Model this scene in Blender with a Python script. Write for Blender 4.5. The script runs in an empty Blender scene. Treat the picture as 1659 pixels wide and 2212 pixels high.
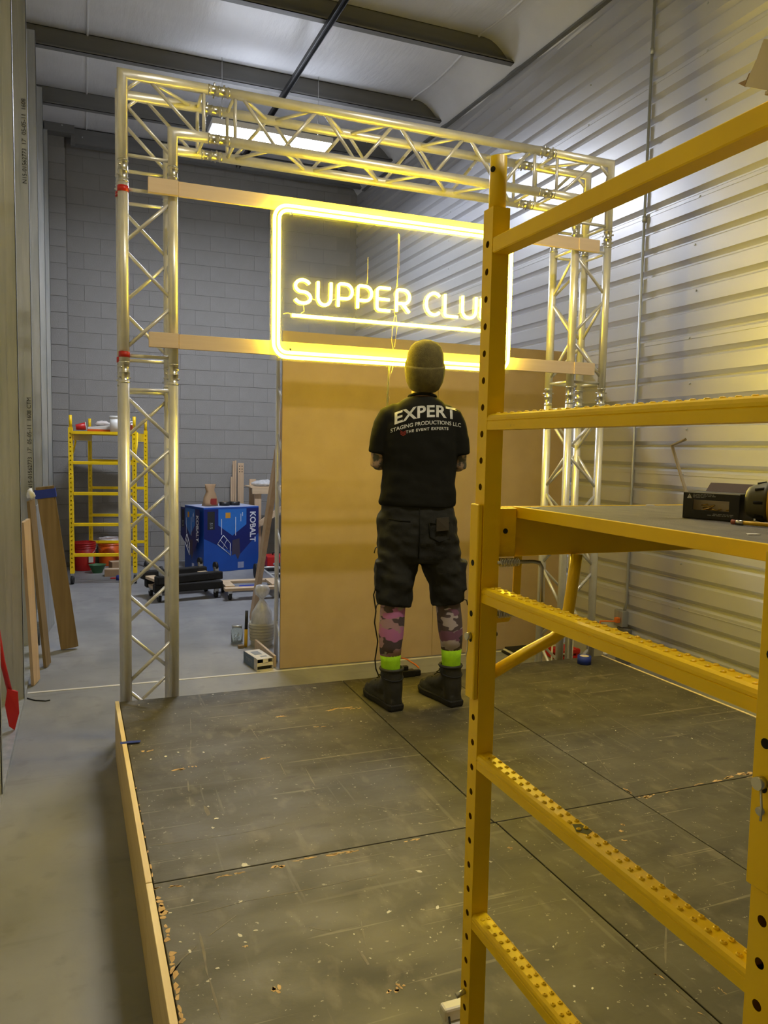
import bpy, bmesh, math, random
from mathutils import Vector, Matrix, noise
from mathutils.bvhtree import BVHTree
random.seed(7)
R = math.radians
SC = bpy.context.scene
COL = SC.collection

# ------------------------------------------------------------------ camera
FPX, CXP, CYP = 1660.09, 829.5, 1106.0
YAW, PIT, ROL = 0.37324, 0.083262, -0.019975
CAM = Vector((0, 0, 1.63))
_f = Vector((math.sin(YAW) * math.cos(PIT), math.cos(YAW) * math.cos(PIT), -math.sin(PIT)))
_r = Vector((math.cos(YAW), -math.sin(YAW), 0))
_d = _f.cross(_r)
_r2 = math.cos(ROL) * _r + math.sin(ROL) * _d
_d2 = -math.sin(ROL) * _r + math.cos(ROL) * _d
cd = bpy.data.cameras.new('camera')
cam = bpy.data.objects.new('camera', cd)
COL.objects.link(cam)
cd.sensor_fit = 'HORIZONTAL'
cd.sensor_width = 36.0
cd.lens = FPX / 1659 * 36.0
cd.clip_start = 0.02
cam.matrix_world = Matrix(((_r2.x, -_d2.x, -_f.x, CAM.x), (_r2.y, -_d2.y, -_f.y, CAM.y), (_r2.z, -_d2.z, -_f.z, CAM.z), (0, 0, 0, 1)))
SC.camera = cam

def ray(x, y):
    return ((x - CXP) / FPX) * _r2 + ((y - CYP) / FPX) * _d2 + _f
def onz(x, y, z):
    d = ray(x, y); return CAM + d * ((z - CAM.z) / d.z)
def ony(x, y, Y):
    d = ray(x, y); return CAM + d * ((Y - CAM.y) / d.y)
def onx(x, y, X):
    d = ray(x, y); return CAM + d * ((X - CAM.x) / d.x)

# ------------------------------------------------------------------ world, exposure
w = bpy.data.worlds.new('world'); SC.world = w; w.use_nodes = True
w.node_tree.nodes['Background'].inputs[0].default_value = (0.8, 0.85, 1.0, 1)
w.node_tree.nodes['Background'].inputs[1].default_value = 0.02
SC.view_settings.view_transform = 'Standard'
SC.view_settings.look = 'None'
SC.view_settings.gamma = 1.0
SC.view_settings.use_curve_mapping = False
SC.view_settings.exposure = 1.5
LAMP_BACK, LAMP_FRONT, NEON = 54.0, 80.0, 36.0
LAMP_COL, LAMP_COL2 = (0.80, 0.86, 1.0), (1.0, 0.92, 0.76)
NEON_COL = (1.0, 0.72, 0.022)

# ------------------------------------------------------------------ materials
def newmat(name):
    m = bpy.data.materials.new(name); m.use_nodes = True
    nt = m.node_tree
    return m, nt, nt.nodes['Principled BSDF']
def N(nt, t, **kw):
    n = nt.nodes.new(t)
    for k, v in kw.items(): setattr(n, k, v)
    return n
def setin(n, **kw):
    for k, v in kw.items(): n.inputs[k.replace('_', ' ')].default_value = v
def mat(name, c1, rough=0.6, metal=0.0, c2=None, scale=8.0, stretch=(1, 1, 1), bump=0.0, bscale=60.0, detail=6, lo=0.35, hi=0.65, spec=None, rough2=None):
    """plain procedural surface: two tones mixed by noise, fine bump"""
    m, nt, b = newmat(name)
    L = nt.links.new
    tc = N(nt, 'ShaderNodeTexCoord'); mp = N(nt, 'ShaderNodeMapping')
    mp.inputs['Scale'].default_value = stretch
    L(tc.outputs['Object'], mp.inputs['Vector'])
    nz = N(nt, 'ShaderNodeTexNoise'); setin(nz, Scale=scale, Detail=detail)
    L(mp.outputs['Vector'], nz.inputs['Vector'])
    cr = N(nt, 'ShaderNodeValToRGB')
    cr.color_ramp.elements[0].position = lo; cr.color_ramp.elements[1].position = hi
    c2 = c2 or tuple(x * 0.88 for x in c1)
    cr.color_ramp.elements[0].color = (*c1, 1); cr.color_ramp.elements[1].color = (*c2, 1)
    L(nz.outputs['Fac'], cr.inputs['Fac']); L(cr.outputs['Color'], b.inputs['Base Color'])
    b.inputs['Roughness'].default_value = rough; b.inputs['Metallic'].default_value = metal
    if rough2 is not None:
        mr = N(nt, 'ShaderNodeMapRange'); setin(mr, To_Min=rough, To_Max=rough2)
        mr.inputs['From Min'].default_value = lo; mr.inputs['From Max'].default_value = hi
        L(nz.outputs['Fac'], mr.inputs['Value']); L(mr.outputs['Result'], b.inputs['Roughness'])
    if spec is not None: b.inputs['Specular IOR Level'].default_value = spec
    if bump:
        n2 = N(nt, 'ShaderNodeTexNoise'); setin(n2, Scale=bscale, Detail=4)
        L(mp.outputs['Vector'], n2.inputs['Vector'])
        bp = N(nt, 'ShaderNodeBump'); setin(bp, Strength=bump, Distance=0.01)
        L(n2.outputs['Fac'], bp.inputs['Height']); L(bp.outputs['Normal'], b.inputs['Normal'])
    return m
def flat(name, c, rough=0.6, metal=0.0):
    return mat(name, c, rough, metal, c2=tuple(x * 0.93 for x in c), scale=25)
def emit(name, c, s):
    m = bpy.data.materials.new(name); m.use_nodes = True
    nt = m.node_tree; nt.nodes.clear()
    o = N(nt, 'ShaderNodeOutputMaterial'); e = N(nt, 'ShaderNodeEmission')
    e.inputs[0].default_value = (*c, 1); e.inputs[1].default_value = s
    nt.links.new(e.outputs[0], o.inputs[0])
    return m
def overlay(m, mask_scale, lo, hi, col, stretch=(1, 1, 1), kind='noise', rot=0.0, amount=1.0, detail=8, coord='Object'):
    """adds a further tone with a shape of its own (stain, chip, scratch) over a material's base colour"""
    nt = m.node_tree; L = nt.links.new
    b = nt.nodes['Principled BSDF']
    src = b.inputs['Base Color'].links[0].from_socket
    tc = N(nt, 'ShaderNodeTexCoord'); mp = N(nt, 'ShaderNodeMapping')
    mp.inputs['Scale'].default_value = stretch; mp.inputs['Rotation'].default_value = (0, 0, rot)
    L(tc.outputs[coord], mp.inputs['Vector'])
    if kind == 'noise':
        t = N(nt, 'ShaderNodeTexNoise'); setin(t, Scale=mask_scale, Detail=detail); out = t.outputs['Fac']
    elif kind == 'voronoi':
        t = N(nt, 'ShaderNodeTexVoronoi'); setin(t, Scale=mask_scale); out = t.outputs['Distance']
    else:
        t = N(nt, 'ShaderNodeTexWave'); setin(t, Scale=mask_scale, Distortion=2.5, Detail=2); out = t.outputs['Fac']
    L(mp.outputs['Vector'], t.inputs['Vector'])
    cr = N(nt, 'ShaderNodeMapRange'); cr.inputs['From Min'].default_value = lo; cr.inputs['From Max'].default_value = hi
    cr.inputs['To Max'].default_value = amount
    L(out, cr.inputs['Value'])
    mx = N(nt, 'ShaderNodeMix', data_type='RGBA')
    mx.inputs['B'].default_value = (*col, 1) if False else (*col, 1)
    mx.inputs[7].default_value = (*col, 1)
    L(cr.outputs['Result'], mx.inputs[0]); L(src, mx.inputs[6])
    L(mx.outputs[2], b.inputs['Base Color'])
    return cr

M = {}
M['floor'] = mat('polished concrete', (0.275, 0.277, 0.282), 0.42, c2=(0.165, 0.167, 0.172), scale=1.3, bump=0.05, bscale=40, detail=9, lo=0.3, hi=0.72, rough2=0.6)
overlay(M['floor'], 2.2, 0.52, 0.75, (0.38, 0.37, 0.34), stretch=(1, 0.35, 1), amount=0.7)
overlay(M['floor'], 9.0, 0.58, 0.72, (0.15, 0.145, 0.14), stretch=(1, 1, 1), amount=0.45)
overlay(M['floor'], 5.0, 0.62, 0.72, (0.12, 0.118, 0.115), stretch=(0.35, 1.6, 1), amount=0.4)
M['block'] = mat('painted concrete block', (0.275, 0.264, 0.248), 0.85, c2=(0.24, 0.23, 0.215), scale=3, bump=0.35, bscale=90)
M['mortar'] = flat('grey mortar', (0.238, 0.229, 0.215), 0.9)
M['wallpanel'] = mat('bare coated steel sheet', (0.52, 0.52, 0.53), 0.38, 0.38, c2=(0.47, 0.47, 0.49), scale=2, stretch=(1, 0.2, 2), bump=0.02, bscale=20)
M['vinyl'] = mat('white vinyl insulation facing', (0.66, 0.66, 0.67), 0.36, c2=(0.60, 0.60, 0.61), scale=2.5, bump=0.0)
def _vinyl():
    m = M['vinyl']; nt = m.node_tree; b = nt.nodes['Principled BSDF']; L = nt.links.new
    tc = N(nt, 'ShaderNodeTexCoord'); mp = N(nt, 'ShaderNodeMapping'); mp.inputs['Scale'].default_value = (7, 1.1, 1)
    t = N(nt, 'ShaderNodeTexNoise'); setin(t, Scale=1.6, Detail=5, Roughness=0.6)
    L(tc.outputs['Object'], mp.inputs['Vector']); L(mp.outputs['Vector'], t.inputs['Vector'])
    bp = N(nt, 'ShaderNodeBump'); setin(bp, Strength=0.35, Distance=0.02)
    L(t.outputs['Fac'], bp.inputs['Height']); L(bp.outputs['Normal'], b.inputs['Normal'])
_vinyl()
M['purlin'] = mat('grey primed steel', (0.17, 0.17, 0.165), 0.5, c2=(0.14, 0.14, 0.137), scale=3, stretch=(0.3, 3, 3))
M['galv'] = mat('galvanised steel stud', (0.56, 0.57, 0.56), 0.38, 0.75, c2=(0.40, 0.42, 0.42), scale=5, stretch=(3, 3, 0.25), bump=0.03, rough2=0.5)
M['gyp'] = mat('unpainted sheathing', (0.55, 0.54, 0.51), 0.85, scale=3)
M['alu'] = mat('mill finish aluminium', (0.74, 0.735, 0.72), 0.36, 0.5, c2=(0.64, 0.635, 0.61), scale=9, stretch=(1, 1, 1), bump=0.03, bscale=30)
M['steel'] = mat('bright zinc steel', (0.6, 0.6, 0.58), 0.3, 0.95, scale=20)
M['yellow'] = mat('yellow scaffold paint', (0.96, 0.65, 0.001), 0.38, c2=(0.88, 0.585, 0.001), scale=5, bump=0.05, bscale=35)
overlay(M['yellow'], 14, 0.71, 0.76, (0.06, 0.025, 0.006), amount=0.8)
M['dirtyyellow'] = M['yellow']
M['dark'] = flat('painted cavity shade', (0.008, 0.007, 0.005), 0.9)  # near-black colour stands for the shade inside holes that are not cut
M['black'] = mat('black plastic', (0.012, 0.012, 0.012), 0.45, scale=10)
M['blackrough'] = mat('black carpet', (0.014, 0.013, 0.012), 0.95, scale=60, bump=0.4, bscale=200)
M['mdf'] = mat('raw board', (0.42, 0.315, 0.205), 0.75, c2=(0.385, 0.285, 0.18), scale=5, bump=0.03, bscale=300)
overlay(M['mdf'], 90, 0.62, 0.75, (0.35, 0.245, 0.145), amount=0.5)
M['mdfedge'] = flat('raw board edge', (0.36, 0.27, 0.16), 0.8)
def woodmat(name, c1, c2, axis, rough=0.65):
    st = {'x': (0.8, 14, 14), 'y': (14, 0.8, 14), 'z': (14, 14, 0.8)}[axis]
    m = mat(name, c1, rough, c2=c2, scale=2.2, stretch=st, bump=0.06, bscale=6, detail=8, lo=0.3, hi=0.75)
    return m
M['plank'] = woodmat('pale poplar', (0.74, 0.595, 0.43), (0.66, 0.51, 0.35), 'x')
M['ply'] = woodmat('pale plywood', (0.62, 0.50, 0.29), (0.52, 0.40, 0.21), 'y')
M['plyedge'] = woodmat('plywood edge', (0.86, 0.72, 0.46), (0.70, 0.54, 0.30), 'y')
M['woodz'] = woodmat('pine board', (0.60, 0.44, 0.28), (0.48, 0.33, 0.2), 'z')
M['woodx'] = woodmat('pine plank', (0.62, 0.47, 0.30), (0.50, 0.36, 0.22), 'x')
M['brownboard'] = woodmat('brown trim board', (0.235, 0.16, 0.07), (0.16, 0.105, 0.043), 'z')
M['card'] = mat('brown cardboard', (0.36, 0.23, 0.12), 0.8, scale=6)
M['cream'] = mat('cream cardboard', (0.76, 0.66, 0.50), 0.75, c2=(0.70, 0.60, 0.44), scale=4)
M['creamedge'] = flat('torn cardboard edge', (0.50, 0.34, 0.20), 0.9)
# stage deck: worn dark paint
M['deck'] = mat('worn dark deck paint', (0.082, 0.073, 0.043), 0.5, c2=(0.043, 0.039, 0.024), scale=3.4, stretch=(1, 1.6, 1), bump=0.10, bscale=30, detail=10, lo=0.3, hi=0.7, rough2=0.66)
overlay(M['deck'], 3.0, 0.54, 0.72, (0.108, 0.096, 0.06), stretch=(0.6, 1.4, 1), rot=0.2, amount=0.6)
overlay(M['deck'], 6.0, 0.64, 0.70, (0.17, 0.148, 0.105), stretch=(0.22, 4.0, 1), rot=0.35, amount=0.45)
overlay(M['deck'], 6.0, 0.645, 0.70, (0.17, 0.148, 0.105), stretch=(4.5, 0.25, 1), rot=0.25, amount=0.45)
overlay(M['deck'], 4.0, 0.66, 0.72, (0.055, 0.05, 0.04), stretch=(1.5, 0.6, 1), rot=0.9, amount=0.5)
overlay(M['deck'], 16.0, 0.56, 0.70, (0.15, 0.128, 0.085), stretch=(1.0, 0.5, 1), rot=0.5, amount=0.55)
overlay(M['deck'], 11.0, 0.60, 0.72, (0.035, 0.03, 0.022), stretch=(0.6, 1.2, 1), rot=-0.4, amount=0.6)
overlay(M['deck'], 9.0, 0.655, 0.68, (0.24, 0.205, 0.14), stretch=(0.12, 5.0, 1), rot=-0.55, amount=0.5)
overlay(M['deck'], 70.0, 0.70, 0.72, (0.40, 0.36, 0.27), amount=0.6, detail=2)
overlay(M['deck'], 24.0, 0.728, 0.74, (0.52, 0.47, 0.38), amount=0.85, detail=4)
M['chip'] = mat('chipped pale wood', (0.62, 0.42, 0.19), 0.8, c2=(0.45, 0.28, 0.12), scale=30)
M['paintfleck'] = flat('white paint fleck', (0.62, 0.59, 0.50), 0.7)
M['bluetape'] = flat('blue masking tape', (0.012, 0.035, 0.30), 0.6)
M['whiteline'] = mat('white painted line', (0.62, 0.60, 0.55), 0.6, c2=(0.55, 0.53, 0.48), scale=12)
M['shirt'] = mat('black cotton', (0.0075, 0.0078, 0.006), 0.95, c2=(0.011, 0.0112, 0.009), scale=3, bump=0.3, bscale=9, spec=0.2)
M['shorts'] = mat('dark grey cotton', (0.024, 0.0245, 0.022), 0.85, c2=(0.013, 0.0135, 0.012), scale=6, bump=0.6, bscale=14, spec=0.3)
M['print'] = mat('white shirt print', (0.70, 0.70, 0.66), 0.7, c2=(0.42, 0.43, 0.38), scale=14)
M['printred'] = flat('red shirt print', (0.25, 0.02, 0.01), 0.7)
M['beanie'] = mat('dark knit wool', (0.14, 0.115, 0.035), 0.95, c2=(0.10, 0.082, 0.026), scale=40, bump=0.4, bscale=250)
M['skin'] = mat('skin', (0.42, 0.26, 0.17), 0.55, c2=(0.38, 0.22, 0.14), scale=8)
M['tattoo'] = mat('inked skin', (0.36, 0.24, 0.16), 0.55, c2=(0.05, 0.05, 0.045), scale=26, lo=0.46, hi=0.56)
M['sock'] = mat('neon green sock', (0.42, 0.80, 0.01), 0.85, c2=(0.34, 0.68, 0.01), scale=30, bump=0.15, bscale=160)
M['boot'] = mat('black boot leather', (0.016, 0.016, 0.013), 0.6, c2=(0.024, 0.024, 0.02), scale=12, bump=0.2, bscale=30)
M['rubber'] = mat('black rubber', (0.012, 0.012, 0.012), 0.75, scale=20)
def camo(name, cols):
    m = mat(name, cols[0], 0.85, c2=cols[1], scale=9, stretch=(1, 1, 1.9), lo=0.50, hi=0.515, detail=2)
    overlay(m, 7, 0.56, 0.575, cols[2], stretch=(1, 1, 2.2), detail=2)
    overlay(m, 10, 0.62, 0.63, cols[3], stretch=(0.8, 0.8, 2.0), rot=1.1, detail=1.5)
    return m
M['camo1'] = camo('pink camouflage knit', ((0.42, 0.26, 0.30), (0.09, 0.065, 0.075), (0.50, 0.18, 0.42), (0.42, 0.36, 0.38)))
M['camo2'] = camo('violet camouflage knit', ((0.10, 0.075, 0.085), (0.46, 0.40, 0.43), (0.20, 0.09, 0.17), (0.06, 0.05, 0.055)))
M['red'] = mat('red plastic', (0.48, 0.012, 0.01), 0.4, scale=5)
M['orange'] = mat('orange plastic', (0.75, 0.12, 0.008), 0.4, scale=5)
M['green'] = mat('green plastic', (0.05, 0.16, 0.06), 0.5, scale=5)
M['white'] = mat('white plastic', (0.72, 0.71, 0.68), 0.45, c2=(0.66, 0.65, 0.62), scale=5)
M['blue'] = mat('blue printed board', (0.008, 0.07, 0.36), 0.45, c2=(0.006, 0.055, 0.30), scale=3)
M['bluedeep'] = flat('deep blue print', (0.004, 0.012, 0.13), 0.45)
M['bluepale'] = flat('pale blue print', (0.02, 0.15, 0.52), 0.45)
M['boxtop'] = flat('bare box top', (0.42, 0.46, 0.62), 0.6)
M['inkwhite'] = flat('white ink', (0.68, 0.70, 0.76), 0.6)
M['inkdim'] = flat('grey ink', (0.25, 0.27, 0.30), 0.6)
M['inkblack'] = flat('black ink', (0.015, 0.015, 0.015), 0.6)
M['inkorange'] = flat('orange ink', (0.62, 0.30, 0.03), 0.6)
M['drillyellow'] = mat('drill body yellow', (0.66, 0.40, 0.01), 0.45, scale=9)
M['wire'] = flat('pale wire', (0.55, 0.48, 0.28), 0.5)
M['orangecord'] = flat('orange cord', (0.75, 0.18, 0.02), 0.5)
M['gold'] = flat('brass screw', (0.65, 0.45, 0.16), 0.3, 0.9)
M['lamp'] = emit('lamp diffuser', LAMP_COL, LAMP_BACK)
M['lamp2'] = emit('lamp diffuser front', LAMP_COL2, LAMP_FRONT)
M['neon'] = emit('yellow neon', NEON_COL, NEON)
M['uplight'] = emit('lamp uplight', LAMP_COL, LAMP_BACK * 0.10)
M['lampwhite'] = flat('white lamp housing', (0.75, 0.75, 0.75), 0.4)
def acrylic():
    m = bpy.data.materials.new('clear acrylic with halo film'); m.use_nodes = True
    nt = m.node_tree; nt.nodes.clear(); L = nt.links.new
    o = N(nt, 'ShaderNodeOutputMaterial')
    tr = N(nt, 'ShaderNodeBsdfTransparent'); tr.inputs[0].default_value = (0.97, 0.97, 0.95, 1)
    df = N(nt, 'ShaderNodeBsdfDiffuse'); df.inputs[0].default_value = (0.8, 0.8, 0.75, 1)
    tl = N(nt, 'ShaderNodeBsdfTranslucent'); tl.inputs[0].default_value = (0.8, 0.8, 0.75, 1)
    gl = N(nt, 'ShaderNodeBsdfGlossy'); gl.inputs['Roughness'].default_value = 0.08
    m1 = N(nt, 'ShaderNodeMixShader'); m1.inputs[0].default_value = 0.5
    L(df.outputs[0], m1.inputs[1]); L(tl.outputs[0], m1.inputs[2])
    m2 = N(nt, 'ShaderNodeMixShader'); m2.inputs[0].default_value = 0.026  # thin diffuse film added so the sheet catches a halo from the tubes
    L(tr.outputs[0], m2.inputs[1]); L(m1.outputs[0], m2.inputs[2])
    m3 = N(nt, 'ShaderNodeMixShader'); m3.inputs[0].default_value = 0.03
    L(m2.outputs[0], m3.inputs[1]); L(gl.outputs[0], m3.inputs[2])
    L(m3.outputs[0], o.inputs[0])
    return m
M['acrylic'] = acrylic()
def bagmat():
    m = bpy.data.materials.new('milky plastic film'); m.use_nodes = True
    nt = m.node_tree; nt.nodes.clear(); L = nt.links.new
    o = N(nt, 'ShaderNodeOutputMaterial')
    tr = N(nt, 'ShaderNodeBsdfTransparent'); df = N(nt, 'ShaderNodeBsdfDiffuse'); df.inputs[0].default_value = (0.75, 0.75, 0.75, 1)
    gl = N(nt, 'ShaderNodeBsdfGlossy'); gl.inputs['Roughness'].default_value = 0.2
    nz = N(nt, 'ShaderNodeTexNoise'); setin(nz, Scale=7, Detail=3)
    mr = N(nt, 'ShaderNodeMapRange'); setin(mr, To_Min=0.35, To_Max=1.0); L(nz.outputs['Fac'], mr.inputs['Value'])
    m1 = N(nt, 'ShaderNodeMixShader'); L(mr.outputs['Result'], m1.inputs[0]); L(tr.outputs[0], m1.inputs[1]); L(df.outputs[0], m1.inputs[2])
    m2 = N(nt, 'ShaderNodeMixShader'); m2.inputs[0].default_value = 0.1; L(m1.outputs[0], m2.inputs[1]); L(gl.outputs[0], m2.inputs[2])
    L(m2.outputs[0], o.inputs[0]); return m
M['bag'] = bagmat()
def glass():
    m, nt, b = newmat('jar glass')
    b.inputs['Base Color'].default_value = (0.9, 0.95, 0.93, 1); b.inputs['Roughness'].default_value = 0.05
    b.inputs['Transmission Weight'].default_value = 0.95; b.inputs['IOR'].default_value = 1.2
    return m
M['glass'] = glass()

# ------------------------------------------------------------------ mesh helpers
def bm_box(x0, x1, y0, y1, z0, z1, bev=0.0, bm=None, rot=None):
    b = bmesh.new()
    bmesh.ops.create_cube(b, size=1.0)
    for v in b.verts:
        v.co = Vector(((x0 + x1) / 2 + v.co.x * (x1 - x0), (y0 + y1) / 2 + v.co.y * (y1 - y0), (z0 + z1) / 2 + v.co.z * (z1 - z0)))
    if bev: bmesh.ops.bevel(b, geom=b.edges[:], offset=bev, segments=1 if bev < 0.004 else 2, affect='EDGES', profile=0.5)
    if rot: bmesh.ops.transform(b, matrix=rot, verts=b.verts)
    return join(bm, b)
def join(bm, b):
    if bm is None: return b
    me = bpy.data.meshes.new('tmp'); b.to_mesh(me); b.free()
    bm.from_mesh(me); bpy.data.meshes.remove(me); return bm
def bm_tube(pts, r, n=10, bm=None, caps=True, sx=1.0, closed=False):
    """tube along a path with mitred corners; r a number or one per point"""
    pts = [Vector(p) for p in pts]
    bm = bm if bm is not None else bmesh.new()
    k = len(pts)
    rr = r if isinstance(r, (list, tuple)) else [r] * k
    def tang(i):
        if closed: a, b_ = pts[i] - pts[i - 1], pts[(i + 1) % k] - pts[i]
        else:
            a = pts[i] - pts[i - 1] if i > 0 else pts[1] - pts[0]
            b_ = pts[i + 1] - pts[i] if i < k - 1 else pts[-1] - pts[-2]
        a = a.normalized(); b_ = b_.normalized()
        t = a + b_
        return (t.normalized() if t.length > 1e-6 else b_), a
    t0, _ = tang(0)
    up = Vector((0, 0, 1)) if abs(t0.z) < 0.9 else Vector((0, 1, 0))
    u = t0.cross(up).normalized(); rings = []; prev = t0
    for i in range(k):
        t, a = tang(i)
        q = prev.rotation_difference(t); u = (q @ u); u = (u - t * u.dot(t)).normalized(); v = t.cross(u); prev = t
        c = max(0.5, t.dot(a)); nrm = (a - t * a.dot(t))
        ring = []
        for j in range(n):
            an = 2 * math.pi * j / n
            off = u * (math.cos(an) * rr[i] * sx) + v * (math.sin(an) * rr[i])
            if nrm.length > 1e-4 and (0 < i < k - 1 or closed):
                d = nrm.normalized(); off += d * off.dot(d) * (1 / c - 1)
            ring.append(bm.verts.new(pts[i] + off))
        rings.append(ring)
    m = k if closed else k - 1
    for i in range(m):
        A, B = rings[i], rings[(i + 1) % k]
        for j in range(n):
            f = bm.faces.new((A[j], A[(j + 1) % n], B[(j + 1) % n], B[j])); f.smooth = True
    if caps and not closed:
        bm.faces.new(rings[0][::-1]); bm.faces.new(rings[-1])
    return bm
def bm_loft(rings, bm=None, caps=True, smooth=True):
    bm = bm if bm is not None else bmesh.new()
    vs = [[bm.verts.new(p) for p in r] for r in rings]
    n = len(vs[0])
    for A, B in zip(vs, vs[1:]):
        for j in range(n):
            f = bm.faces.new((A[j], A[(j + 1) % n], B[(j + 1) % n], B[j])); f.smooth = smooth
    if caps:
        bm.faces.new(vs[0][::-1]); bm.faces.new(vs[-1])
    return bm
def bm_lathe(c, prof, n=20, bm=None, caps=True):
    return bm_loft([[Vector((c[0] + r * math.cos(2 * math.pi * j / n), c[1] + r * math.sin(2 * math.pi * j / n), c[2] + z)) for j in range(n)] for r, z in prof], bm, caps)
def bm_prism(poly, z0, z1, bm=None, bev=0):
    """vertical prism over a list of (x, y)"""
    b = bmesh.new()
    lo = [b.verts.new((p[0], p[1], z0)) for p in poly]; hi = [b.verts.new((p[0], p[1], z1)) for p in poly]
    n = len(poly)
    b.faces.new(lo[::-1]); b.faces.new(hi)
    for i in range(n): b.faces.new((lo[i], lo[(i + 1) % n], hi[(i + 1) % n], hi[i]))
    bmesh.ops.recalc_face_normals(b, faces=b.faces)
    if bev: bmesh.ops.bevel(b, geom=b.edges[:], offset=bev, segments=1, affect='EDGES')
    return join(bm, b)
def bm_sphere(c, r, bm=None, seg=12, scale=(1, 1, 1)):
    b = bmesh.new(); bmesh.ops.create_uvsphere(b, u_segments=seg, v_segments=max(6, seg // 2), radius=1)
    for v in b.verts: v.co = Vector((c[0] + v.co.x * r * scale[0], c[1] + v.co.y * r * scale[1], c[2] + v.co.z * r * scale[2]))
    for f in b.faces: f.smooth = True
    return join(bm, b)
def xform(bm, mtx):
    bmesh.ops.transform(bm, matrix=mtx, verts=bm.verts); return bm
def mesh_of(name, bm):
    bmesh.ops.recalc_face_normals(bm, faces=bm.faces)
    me = bpy.data.meshes.new(name); bm.to_mesh(me); bm.free(); return me

def tag(o, label=None, cat=None, group=None, kind=None):
    if label: o['label'] = label
    if cat: o['category'] = cat
    if group: o['group'] = group
    if kind: o['kind'] = kind
    return o
def link(name, data, parent=None):
    o = bpy.data.objects.new(name, data); COL.objects.link(o)
    if parent is not None: o.parent = parent
    return o
def origin_world(o):
    p = Vector((0, 0, 0)); q = o
    while q is not None: p += q.location; q = q.parent
    return p
def part(name, bm, m, parent, label=None, origin=None, kind=None):
    """mesh in world coordinates, placed under an unrotated parent"""
    pw = origin_world(parent) if parent is not None else Vector((0, 0, 0))
    if origin is not None:
        bmesh.ops.translate(bm, verts=bm.verts, vec=-Vector(origin)); me = mesh_of(name, bm)
        o = link(name, me, parent); o.location = Vector(origin) - pw
    else:
        bmesh.ops.translate(bm, verts=bm.verts, vec=-pw); me = mesh_of(name, bm)
        o = link(name, me, parent)
    me.materials.append(m)
    if label: o['label'] = label
    if kind: o['kind'] = kind
    return o
def inst(name, me, parent, loc, rot=None):
    """a piece that shares its mesh with its like, at a world place"""
    o = link(name, me, parent)
    pw = origin_world(parent) if parent is not None else Vector((0, 0, 0))
    o.location = Vector(loc) - pw
    if rot is not None:
        o.rotation_mode = 'QUATERNION'; o.rotation_quaternion = rot
    return o
def thing(name, label, cat, loc, group=None):
    o = link(name, None); o.empty_display_size = 0.1; o.location = loc
    return tag(o, label, cat, group)
def solo(name, bm, m, label, cat, group=None, origin=None):
    """a thing that is one mesh; its origin lies at the middle of its base"""
    if origin is None:
        xs = [v.co.x for v in bm.verts]; ys = [v.co.y for v in bm.verts]; zs = [v.co.z for v in bm.verts]
        origin = ((min(xs) + max(xs)) / 2, (min(ys) + max(ys)) / 2, min(zs))
    return tag(part(name, bm, m, None, origin=origin), label, cat, group)
def struct(name, bm, m, label=None):
    o = part(name, bm, m, None); tag(o, label, None, None, 'structure'); return o
_unit = {}
def rod(name, parent, p, q, r, m, n=8):
    """straight round bar, all bars of one radius and length share a mesh"""
    p = Vector(p); q = Vector(q); L = (q - p).length
    key = (round(r, 4), round(L, 3), m.name, n)
    if key not in _unit:
        me = mesh_of(name, bm_tube([(0, 0, 0), (0, 0, L)], r, n)); me.materials.append(m); _unit[key] = me
    return inst(name, _unit[key], parent, p, Vector((0, 0, 1)).rotation_difference((q - p).normalized()))
def text_bm(s, size, bold=0.0, ext=0.0, align='CENTER', spacing=1.0):
    cu = bpy.data.curves.new('t', 'FONT'); cu.body = s; cu.size = size; cu.align_x = align; cu.align_y = 'CENTER'
    cu.offset = bold; cu.extrude = ext; cu.space_character = spacing; cu.resolution_u = 3
    o = bpy.data.objects.new('t', cu); COL.objects.link(o)
    dg = bpy.context.evaluated_depsgraph_get(); me = bpy.data.meshes.new_from_object(o.evaluated_get(dg))
    b = bmesh.new(); b.from_mesh(me); bpy.data.meshes.remove(me)
    bpy.data.objects.remove(o); bpy.data.curves.remove(cu); return b
def remesh(bm, voxel, smooth=2):
    me = mesh_of('tmp', bm); o = bpy.data.objects.new('tmp', me); COL.objects.link(o)
    r = o.modifiers.new('r', 'REMESH'); r.mode = 'VOXEL'; r.voxel_size = voxel
    s = o.modifiers.new('s', 'SMOOTH'); s.iterations = smooth; s.factor = 0.5
    dg = bpy.context.evaluated_depsgraph_get(); out = bpy.data.meshes.new_from_object(o.evaluated_get(dg))
    bpy.data.objects.remove(o); bpy.data.meshes.remove(me)
    b = bmesh.new(); b.from_mesh(out); bpy.data.meshes.remove(out)
    for f in b.faces: f.smooth = True
    return b
def frame(o, ex, ey, ez=None):
    """matrix taking local x, y to the given world directions at o"""
    ex = Vector(ex).normalized(); ey = Vector(ey).normalized(); ez = ex.cross(ey)
    return Matrix(((ex.x, ey.x, ez.x, o[0]), (ex.y, ey.y, ez.y, o[1]), (ex.z, ey.z, ez.z, o[2]), (0, 0, 0, 1)))
#PART2
# ------------------------------------------------------------------ the building
XW, YB, YN = 3.78, 11.0, -4.0
def roofz(y): return 4.93 + 0.0393 * y            # underside of the purlins
floor = struct('floor', bm_box(-0.9, XW + 0.05, YN, YB + 0.2, -0.15, 0.0), M['floor'])
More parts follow.
